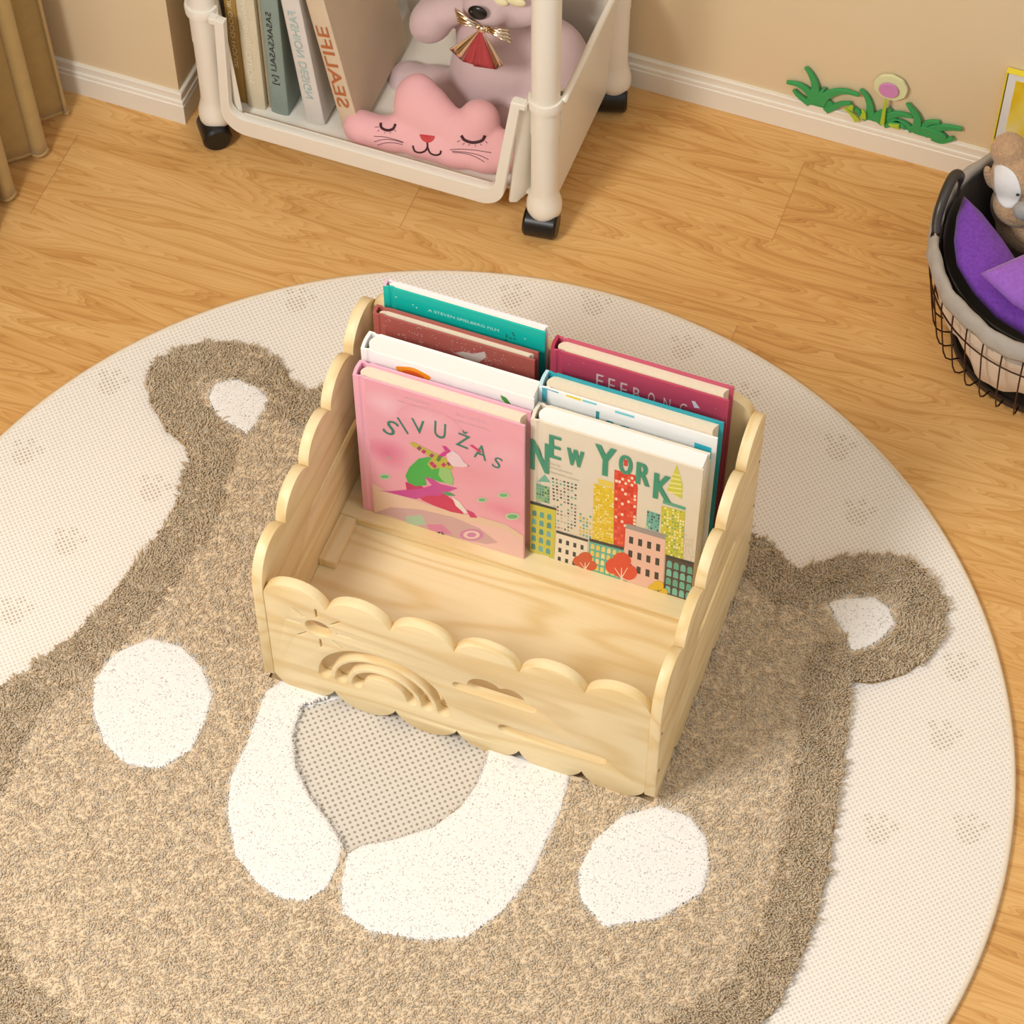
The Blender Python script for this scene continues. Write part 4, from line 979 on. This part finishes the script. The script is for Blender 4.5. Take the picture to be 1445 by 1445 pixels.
for seg_ in ([(360, 568), (348, 582)], [(405, 586), (403, 598)], [(445, 585), (450, 598)], [(480, 570), (492, 584)], [(325, 545), (355, 543)], [(995, 655), (972, 668)], [(1030, 672), (1016, 688)], [(1070, 680), (1062, 694)], [(1114, 682), (1116, 700)], [(1155, 674), (1164, 690)], [(1192, 655), (1210, 668)]):
    feat('eyelash', seg_, 0.00035, M['thread'], 5)
for seg_ in ([(320, 620), (400, 625), (480, 645), (552, 668)], [(322, 662), (400, 645), (480, 652), (545, 672)], [(345, 688), (410, 672), (480, 672), (545, 686)], [(915, 728), (1000, 722), (1100, 728), (1240, 748)], [(930, 738), (1050, 748), (1140, 768), (1218, 802)], [(935, 748), (1030, 756), (1110, 780), (1185, 822)]):
    feat('whisker', smooth_path(seg_), 0.00038, M['thread'], 5)
feat('mouth', smooth_path([(625, 695), (640, 735), (680, 748), (722, 735), (740, 705), (738, 672)]), 0.0012, M['thread'])
feat('mouth', smooth_path([(740, 705), (760, 750), (800, 768), (838, 760), (846, 735)]), 0.0012, M['thread'])
nb = []
for yv in range(616, 668, 5):
    t = (yv - 616) / 52; hw = 58 * math.sqrt(max(0.02, 1 - t ** 1.6))
    nb.append(surface_feature(bv, [on_pil(*z8(738 + hw * s, yv + hw * s * .12)) for s in (-1, -.5, 0, .5, 1)], 0.0008, VD, 0.0002, 6))
obj('nose', cat(*nb), M['red'], pil)

# ------------------------------------------------------------------ lilac plush toy in the cart
def pl(px, py, y): return at(px, py, 1, y)
plush = thing('plush_bear', 'lilac plush bear with a black nose, sitting in the cart behind the pink pillow', 'plush toy', (-0.26, 0.83, 0.048))
body = [ell(pl(706, 105, .825), (.062, .050, .070), None, 32, 22), ell(pl(690, 140, .815), (.058, .048, .045), None, 28, 18),
        ell(pl(577, 116, .812), (.027, .028, .026)), ell(pl(625, 126, .812), (.045, .030, .026), Matrix.Rotation(0.15, 3, 'Y')),
        ell(pl(738, 165, .785), (.034, .040, .028)), ell(pl(765, 120, .830), (.060, .045, .055)),
        ell(pl(610, 28, .815), (.026, .026, .036), Matrix.Rotation(0.5, 3, 'Y')), ell(pl(640, 5, .83), (.045, .03, .022), Matrix.Rotation(-0.5, 3, 'Y')),
        ell(pl(790, 80, .850), (.035, .035, .055), Matrix.Rotation(-0.4, 3, 'Y')), ell(pl(700, 50, .845), (.050, .038, .045))]
zmin = 0.0469
bmsh = remeshed(cat(*body), 0.0042, 10, 0.6)
bmsh.update()
for v in bmsh.vertices: v.co.z = max(v.co.z, zmin)
mesh_obj('body', bmsh, M['plush'], plush, smooth=True)
hd = [ell(pl(715, -22, .835), (.060, .048, .052), None, 32, 22), ell(pl(685, 12, .790), (.028, .024, .021)), ell(pl(735, 5, .815), (.036, .026, .024))]
mesh_obj('head', remeshed(cat(*hd), 0.004, 8, 0.6), M['plush'], plush, smooth=True)
obj('nose', ell(pl(674, 18, .767), (.0118, .0045, .0100), Matrix.Rotation(-.25, 3, 'Y')), M['black'], plush, smooth=True)
obj('cream_patch', cat(ell(pl(706, 2, .790), (.010, .004, .006)), ell(pl(728, 2, .790), (.012, .004, .007))), M['cream'], plush, smooth=True)
# foil bow
def sheet(rows, name, m, parent, th=0.0006):
    V = [tuple(p) for r in rows for p in r]; n = len(rows[0]); F = []
    for i in range(len(rows) - 1):
        for k in range(n - 1): F.append((i * n + k, i * n + k + 1, (i + 1) * n + k + 1, (i + 1) * n + k))
    o = obj(name, (V, F), m, parent, smooth=True); md = o.modifiers.new('t', 'SOLIDIFY'); md.thickness = th; return o
yB = .764
bow = thing('foil_bow', 'shiny gold foil bow with red tails on the chest of the lilac bear', 'bow', tuple(pl(680, 42, yB)))
def bowloop(pa, pb, w0, w1, name):
    rows = []
    for i in range(13):
        t = i / 12; c = (pa[0] * (1 - t) + pb[0] * t, pa[1] * (1 - t) + pb[1] * t); w = w0 * (1 - t) + w1 * t; r = []
        for k in range(11):
            s = k / 10 - .5; fold = 0.0028 * math.sin(k * 2.1 + t * 2.5) * (0.4 + t)
            r.append(pl(c[0] + s * w * .25, c[1] + s * w, yB - 0.004 * math.sin(PI * t) + fold))
        rows.append(r)
    sheet(rows, name, M['gold'], bow)
bowloop((679, 39), (644, 22), 7, 22, 'bow_loop'); bowloop((681, 40), (720, 51), 7, 20, 'bow_loop')
def tail(p0, e0, e1, name, m, dep=0.0):
    rows = []
    for i in range(9):
        t = i / 8; r = []
        for k in range(9):
            s = k / 8; ex = e0[0] * (1 - s) + e1[0] * s; ey = e0[1] * (1 - s) + e1[1] * s
            r.append(pl(p0[0] * (1 - t) + ex * t, p0[1] * (1 - t) + ey * t, yB + dep - 0.010 * t + 0.003 * t * math.sin(s * 7)))
        rows.append(r)
    sheet(rows, name, m, bow)
tail((678, 41), (634, 69), (652, 86), 'bow_tail', M['gold']); tail((678, 41), (652, 86), (671, 92), 'bow_tail', M['ribbon'])
tail((678, 41), (668, 93), (700, 98), 'bow_tail', M['ribbon'], -.001); tail((680, 41), (700, 98), (711, 92), 'bow_tail', M['gold'])
obj('bow_knot', ell(pl(680, 41, yB - .003), (.006, .004, .005)), M['gold'], bow, smooth=True)

# ------------------------------------------------------------------ curtain
V, F = [], []; ny, nz_ = 240, 26
for j in range(nz_ + 1):
    z = 0.008 + 1.35 * (j / nz_) ** 1.3
    for i in range(ny + 1):
        tt = i / ny; y = 0.640 - 0.60 * tt; ph = 2 * PI * tt * 9.2 + 0.5 * math.sin(tt * 21)
        amp = 0.028 * (1 + 0.12 * math.sin(tt * 19)); c_ = math.cos(ph)
        x = -0.782 + amp * (abs(c_) ** 0.8) * (1 if c_ > 0 else -1) - 0.012 * math.sin(z * 3)
        yy = y + 0.013 * math.sin(2 * ph + 0.4) + 0.004 * math.sin(ph)
        V.append((x, yy, z))
for j in range(nz_):
    for i in range(ny): a = j * (ny + 1) + i; F.append((a, a + 1, a + ny + 2, a + ny + 1))
cu = obj('cloth', (V, F), M['curtain'], None, smooth=True)
bpy.data.objects.remove(cu)
ctn = thing('curtain', 'floor length olive brown curtain hanging in deep folds at the left wall', 'curtain', (-0.772, 0.40, 0.0))
c1 = obj('cloth', (V, F), M['curtain'], ctn, smooth=True); md = c1.modifiers.new('t', 'SOLIDIFY'); md.thickness = 0.0028; md.offset = 0
hm = [(v[0], v[1], 0.008 + (v[2] - V[0][2]) * 0) for v in V[:ny + 1]]
obj('hem', tube([(x, y, 0.0095) for x, y, z in hm], 0.0028, 8), M['curtain'], ctn, smooth=True)

# ------------------------------------------------------------------ wall decoration: foam grass and flower
def stroke(pxs, w0, w1, n=7):
    w0, w1 = w0 * 1.25, w1 * 1.2
    """tapered blade outline on the wall plane from a pixel centre line"""
    pts = smooth_path(pxs, n); c = [at(a, b, 1, YW) for a, b in pts]; c = [Vector((p.x, p.z)) for p in c]; L, R_ = [], []
    for i, p in enumerate(c):
        d = (c[min(i + 1, len(c) - 1)] - c[max(i - 1, 0)]).normalized(); nn = Vector((-d.y, d.x)); t = i / (len(c) - 1); w = w0 * (1 - t) + w1 * t
        L.append(p + nn * w); R_.append(p - nn * w)
    return L + R_[::-1]
BK = [0]
def foam(name, outlines, m, parent, y0=None, th=0.004, single=None):
    BK[0] += 1
    if y0 is None: y0 = 0.9362 - 0.00035 * (BK[0] % 8)
    ms = []
    for k, ol in enumerate(outlines):
        me = curve_plate([ol], th, 0.0007)
        for v in me.vertices: v.co = Vector((v.co.x, y0 + 0.0002 * (k % 5) - v.co.z, v.co.y))
        ms.append(([v.co.copy() for v in me.vertices], [tuple(p.vertices) for p in me.polygons]))
    return obj(name, cat(*ms), m, parent)
def clump(px0, blades, label, base):
    q = at(px0[0], px0[1], 1, YW); t = thing('foam_grass', label, 'wall decoration', (q.x, 0.9375, 0.0515), 'green foam grass tufts on the wall')
    bc = [at(a, b, 1, YW) for a, b in base]; xs_ = [p.x for p in bc]; zs_ = [p.z for p in bc]; xm, zm = (min(xs_) + max(xs_)) / 2, max(0.0580, (min(zs_) + max(zs_)) / 2)
    rx_ = (max(xs_) - min(xs_)) / 2 * 0.9
    foam('base', [[Vector((xm + rx_ * math.cos(a), max(0.0514, zm + 0.0085 * math.sin(a)))) for a in [2 * PI * k / 32 for k in range(32)]]], M['green'], t)
    for bl in blades: foam('blade', [stroke(bl[0], bl[1], bl[2])], M['green'], t)
    return t
def r1(l): return [(1085 + x * .2491, 60 + y * .2491) for x, y in l]
clump((1150, 140), [(r1([(262, 310), (270, 230), (245, 165), (215, 125)]), .0050, .0016), (r1([(270, 320), (230, 260), (175, 222), (108, 207)]), .0048, .0016), (r1([(240, 330), (200, 300), (170, 275), (150, 250)]), .0034, .0018),
                    (r1([(285, 320), (300, 270), (322, 237)]), .0028, .0012), (r1([(290, 325), (340, 275), (430, 255), (520, 278)]), .0058, .0016), (r1([(330, 365), (375, 345), (420, 325), (475, 322)]), .0034, .0018)],
      'green foam grass tuft, leftmost, just above the baseboard', r1([(205, 330), (225, 300), (290, 290), (330, 310), (350, 350), (385, 362), (370, 378), (330, 370)]))
clump((1215, 155), [(r1([(575, 420), (580, 350), (560, 290), (525, 252)]), .0045, .0016), (r1([(560, 420), (530, 390), (500, 365), (470, 350)]), .0030, .0014), (r1([(600, 415), (640, 380), (700, 362)]), .0035, .0014),
                    (r1([(620, 430), (680, 395), (750, 388), (822, 402)]), .0052, .0018), (r1([(660, 450), (710, 440), (760, 450), (780, 470)]), .0030, .0016)],
      'green foam grass tuft in the middle, at the foot of the round flower', r1([(530, 420), (560, 395), (620, 400), (680, 420), (740, 450), (780, 470), (730, 478), (660, 460)]))
clump((1300, 175), [(r1([(840, 480), (850, 410), (820, 360), (792, 322)]), .0046, .0016), (r1([(820, 490), (790, 455), (750, 432), (710, 430)]), .0034, .0014), (r1([(870, 490), (890, 450), (930, 435), (975, 437)]), .0034, .0018),
                    (r1([(880, 500), (950, 470), (1020, 465), (1100, 475)]), .0054, .0020), (r1([(930, 520), (980, 540), (1030, 532), (1052, 522)]), .0034, .0020)],
      'green foam grass tuft, rightmost, towards the laundry basket', r1([(790, 480), (830, 470), (880, 475), (940, 505), (1000, 535), (1020, 550), (940, 532), (850, 505)]))
q = at(1259, 118, 1, YW)
fw = thing('foam_flower', 'round pale green foam flower with a mauve centre on a lime stem', 'wall decoration', (q.x, 0.936, 0.05))
foam('petal_disc', [[Vector((q.x + (.0200 + .0003 * math.sin(9 * a)) * math.cos(a), q.z + (.0200 + .0003 * math.sin(9 * a)) * math.sin(a) - .001)) for a in [2 * PI * k / 60 for k in range(60)]]], M['paleg'], fw, 0.9350, .004)
q2 = at(1257, 120, 1, YW)
foam('flower_centre', [[Vector((q2.x + .0118 * math.cos(a), q2.z + .0112 * math.sin(a))) for a in [2 * PI * k / 40 for k in range(40)]]], M['mauve'], fw, 0.9310, .003)
foam('stem', [stroke(r1([(655, 430), (664, 370), (676, 292)]), .0022, .0014)], M['lime'], fw, 0.9300, .003)
lf = thing('foam_leaves', 'lime green foam leaves tucked among the grass tufts', 'wall decoration', (at(1205, 150, 1, YW).x, 0.936, 0.05))
for bl in ([(515, 415), (490, 385), (440, 340)], [(470, 350), (480, 335), (490, 340)], [(545, 400), (550, 370), (540, 350)], [(750, 448), (715, 442), (690, 432)]):
    foam('leaf', [stroke(r1(bl), .0032, .0008)], M['lime'], lf, 0.9312, .003)
# framed picture leaning above the baseboard
xa, za = 0.3130, 0.1925
fr = thing('framed_picture', 'yellow edged picture with a white mat and yellow flower, on the wall behind the basket', 'picture', (0.385, 0.935, 0.052))
W_, H_ = 0.150, 0.1395
obj('frame', cat(bbox(xa, xa + .0018, .9300, .9385, za - H_, za, .0005), bbox(xa + W_, xa + W_ + .0035, .9300, .9385, za - H_, za, .0005), bbox(xa, xa + W_ + .0035, .9300, .9385, za, za + .0018, .0005), bbox(xa, xa + W_ + .0035, .9300, .9385, za - H_ - .0, za - H_ + .0035, .0005)), M['yellow'], fr)
obj('mat_board', bbox(xa + .003, xa + W_ + .0005, .9325, .9380, za - H_ + .003, za + .0005), M['white'], fr)
obj('painting', bbox(xa + .0125, xa + W_ - .008, .9315, .9324, za - H_ + .012, za - .0105), M['pic'], fr)

# ------------------------------------------------------------------ wire basket
BC = Vector((0.4487, 0.7367, 0)); BR, BB, BH = 0.1585, 0.1190, 0.156
bsk = thing('wire_basket', 'round wire basket with a folded grey felt liner by the wall', 'basket', (BC.x, BC.y, 0))
def ringp(r, z, n=72): return [BC + Vector((r * math.cos(a), r * math.sin(a), z)) for a in [2 * PI * i / n for i in range(n)]]
obj('base_tray', lathe([(0.0001, .0005), (BB - .002, .0005), (BB, .003), (BB + .001, .012), (BB - .003, .012), (BB - .004, .005), (0.0001, .005)], BC, 72), M['dark'], bsk)
for (z, r) in ((0.1375, BR - .002), (0.112, 0.1555)):
    obj('hoop', tube(ringp(r, z), 0.0011, 6, closed=True), M['wire'], bsk, smooth=True)
NWI = 40
w0 = None
for i in range(NWI):
    a = 2 * PI * i / NWI + 0.05; d = Vector((math.cos(a), math.sin(a), 0))
    pth = [BC + d * (BR - .001) + Vector((0, 0, .150)), BC + d * .155 + Vector((0, 0, .110)), BC + d * .147 + Vector((0, 0, .060)), BC + d * .142 + Vector((0, 0, .032)), BC + d * .137 + Vector((0, 0, .018)), BC + d * .130 + Vector((0, 0, .0115)), BC + d * .1195 + Vector((0, 0, .0105))]
    obj('wire', tube(pth, 0.0010, 6), M['wire'], bsk, smooth=True)
# liner: outside cloth bag
V, F = [], []; n = 120; rows_ = [(0.150, .1545), (0.11, .150), (0.07, .141), (0.035, .128), (0.018, .112), (0.012, .085), (0.011, .001)]
for z, r in rows_:
    for k in range(n):
        a = 2 * PI * k / n; wv = 0.0035 * math.sin(9 * a + 1.3 * math.sin(2 * a)) + .0015 * math.sin(23 * a)
        V.append(BC + Vector(((r - .004 + wv * (1 - abs(z - .06) * 6 if abs(z - .06) < .16 else 0)) * math.cos(a), (r - .004 + wv) * math.sin(a), z + (0.004 * math.sin(7 * a) if z < .05 and z > .012 else 0))))
for j in range(len(rows_) - 1):
    for k in range(n): F.append((j * n + k, j * n + (k + 1) % n, (j + 1) * n + (k + 1) % n, (j + 1) * n + k))
o = obj('liner_bag', (V, F), M['liner'], bsk, smooth=True)
# dark inner face
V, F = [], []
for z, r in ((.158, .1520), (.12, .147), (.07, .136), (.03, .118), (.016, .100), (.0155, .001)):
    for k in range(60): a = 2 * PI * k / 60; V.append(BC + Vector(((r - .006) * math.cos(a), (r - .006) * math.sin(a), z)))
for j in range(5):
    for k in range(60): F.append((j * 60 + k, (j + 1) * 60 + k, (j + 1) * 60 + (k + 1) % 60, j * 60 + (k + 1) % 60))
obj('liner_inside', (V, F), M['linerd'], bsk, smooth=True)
# folded cuff
V, F = [], []; n = 120; pr = [(.1490, .120), (.1500, .156), (.1520, .1615), (.1560, .1630), (.1600, .1600), (.1622, .1540), (.1625, .1460), (.1610, .1405), (.1590, .1400)]
for j, (r, z) in enumerate(pr):
    for k in range(n):
        a = 2 * PI * k / n; wv = .0010 * math.sin(13 * a + j) + .0007 * math.sin(31 * a)
        V.append(BC + Vector(((r + wv) * math.cos(a), (r + wv) * math.sin(a), z + (.0010 * math.sin(11 * a) if j > 1 else 0))))
for j in range(len(pr) - 1):
    for k in range(n): F.append((j * n + k, j * n + (k + 1) % n, (j + 1) * n + (k + 1) % n, (j + 1) * n + k))
obj('felt_cuff', (V, F), M['felt'], bsk, smooth=True)
# handle
def rp(px, py, z): return at(px, py, 2, z)
hp = [rp(1321, 330, .158), rp(1322, 312, .168), rp(1327, 292, .180), rp(1335, 270, .190), rp(1344, 252, .196), rp(1351, 246, .196), rp(1355, 251, .188), rp(1354, 262, .174), rp(1351, 275, .160)]
hs = []
for i in range(len(hp) - 1):
    for k in range(4):
        t = k / 4; a, b, c, d = hp[max(i - 1, 0)], hp[i], hp[i + 1], hp[min(i + 2, len(hp) - 1)]
        hs.append(0.5 * ((2 * b) + (c - a) * t + (2 * a - 5 * b + 4 * c - d) * t * t + (3 * b - a - 3 * c + d) * t ** 3))
hs.append(hp[-1]); nh = len(hs)
rad = [0.0052 + .0010 * math.sin(PI * i / nh) if i < nh * .72 else 0.0052 - .0032 * min(1, (i / nh - .72) / .12) for i in range(nh)]
ho = obj('handle', tube(hs, rad, 12), M['grip'], bsk, smooth=True)
q = rp(1318, 331, .156); obj('handle_bracket', bbox(q.x - .003, q.x + .006, q.y - .006, q.y + .005, .150, .162, .0008), M['wire'], bsk)

# cushions in the basket
def puff(outl, zt, th, m, name, label, dome=0.5):
    """closed cushion from a plan outline with per-point height"""
    n = len(outl); c = sum((Vector(p) for p in outl), Vector()) / n; V, F = [], []
    # densify
    D = []
    for i in range(n):
        a, b = Vector(outl[i]), Vector(outl[(i + 1) % n])
        for k in range(6): D.append(a.lerp(b, k / 6))
    n = len(D); K = 9
    for sgn in (1, -1):
        for j in range(K):
            s = 1 - j / K
            for p in D: q = c.lerp(p, s); V.append(q + Vector((0, 0, sgn * th * (1 - s ** 2.4) ** 0.6)))
        V.append(c + Vector((0, 0, sgn * th)))
    o_ = K * n + 1
    for sg in (0, 1):
        b = sg * o_
        for j in range(K - 1):
            for i in range(n): F.append((b + j * n + i, b + j * n + (i + 1) % n, b + (j + 1) * n + (i + 1) % n, b + (j + 1) * n + i)[::1 if sg == 0 else -1])
        for i in range(n): F.append((b + (K - 1) * n + i, b + (K - 1) * n + (i + 1) % n, b + K * n)[::1 if sg == 0 else -1])
    me = bpy.data.meshes.new(name); me.from_pydata([tuple(v) for v in V], [], F); bm = bmesh.new(); bm.from_mesh(me); bmesh.ops.remove_doubles(bm, verts=bm.verts, dist=1e-6); bmesh.ops.recalc_face_normals(bm, faces=bm.faces)
    o = bmo(name, bm, m, None, (c.x, c.y, c.z - th), smooth=True); return tag(o, label, 'cushion', 'purple felt cushions in the basket')
g = [(rp(1360, 276, .158)), rp(1385, 300, .150), rp(1415, 338, .140), rp(1446, 385, .130), Vector((.485, .640, .115)), Vector((.475, .615, .112)), rp(1440, 470, .118), rp(1405, 448, .125), rp(1372, 412, .132), rp(1350, 375, .140), rp(1346, 340, .148), rp(1350, 305, .154)]
puff(g, 0, 0.014, M['purple'], 'felt_cushion', 'deep purple felt cushion with its point up, standing against the basket rim')
g = [rp(1383, 386, .168), rp(1415, 372, .172), rp(1447, 358, .174), Vector((.455, .715, .172)), Vector((.510, .695, .150)), Vector((.500, .660, .145)), rp(1450, 442, .150), rp(1428, 428, .156), rp(1402, 404, .162)]
puff(g, 0, 0.012, M['purple2'], 'felt_cushion', 'lighter purple felt cushion lying on top, its point facing the rack')
# plush in the basket
by = .80
bp_ = thing('plush_animal', 'fluffy brown plush animal with a white face and grey nose, peeking out of the basket', 'plush toy', (0.385, 0.795, 0.10))
def bq(px, py, y=by): return at(px, py, 1, y)
hb = [ell(bq(1424, 212, .812), (.021, .020, .021)), ell(bq(1437, 250, .805), (.032, .028, .034)), ell(bq(1436, 290, .790), (.028, .026, .022)), ell(bq(1460, 320, .800), (.045, .035, .035)), ell(bq(1420, 285, .81), (.018, .02, .03))]
me = remeshed(cat(*hb), .003, 5, .5)
me2 = me.copy()
mesh_obj('body', me, M['fur'], bp_, smooth=True)
obj('ear', ell(bq(1397, 250, .80), (.0065, .005, .017), Matrix.Rotation(-.35, 3, 'Y')), M['fur'], bp_, smooth=True)
bvp = bvh_of(me2)
oc = [(1402, 233), (1416, 234), (1430, 243), (1438, 258), (1441, 275), (1434, 290), (1422, 294), (1411, 288), (1404, 275), (1402, 255)]
oc = smooth_path(oc + [oc[0]], 4)[:-1]; ocn = np.array(oc); cen = ocn.mean(0); V, F = [], []; K = 7; n = len(oc); okf = True
for j in range(K + 1):
    for p in ocn:
        q = cen + (p - cen) * (1 - j / K * .999); d = (RM @ Vector(((q[0] - 722.5) / FPX, -(q[1] - 722.5) / FPX, -1.0))).normalized()
        h = bvp.ray_cast(CAM, d, 10); V.append((h[0] if h[0] is not None else bq(q[0], q[1], .79)) - d * 0.0016)
for j in range(K):
    for i in range(n): F.append((j * n + i, j * n + (i + 1) % n, (j + 1) * n + (i + 1) % n, (j + 1) * n + i))
fo = obj('white_face', (V, F), M['white'], bp_, smooth=True); md = fo.modifiers.new('t', 'SOLIDIFY'); md.thickness = .0016; md.offset = 1
obj('eye', ell(bq(1436, 275, .7735), (.0019, .0015, .0019)), M['black'], bp_, smooth=True)
obj('nose', ell(bq(1446, 298, .762), (.0135, .010, .0125)), M['greyf'], bp_, smooth=True)
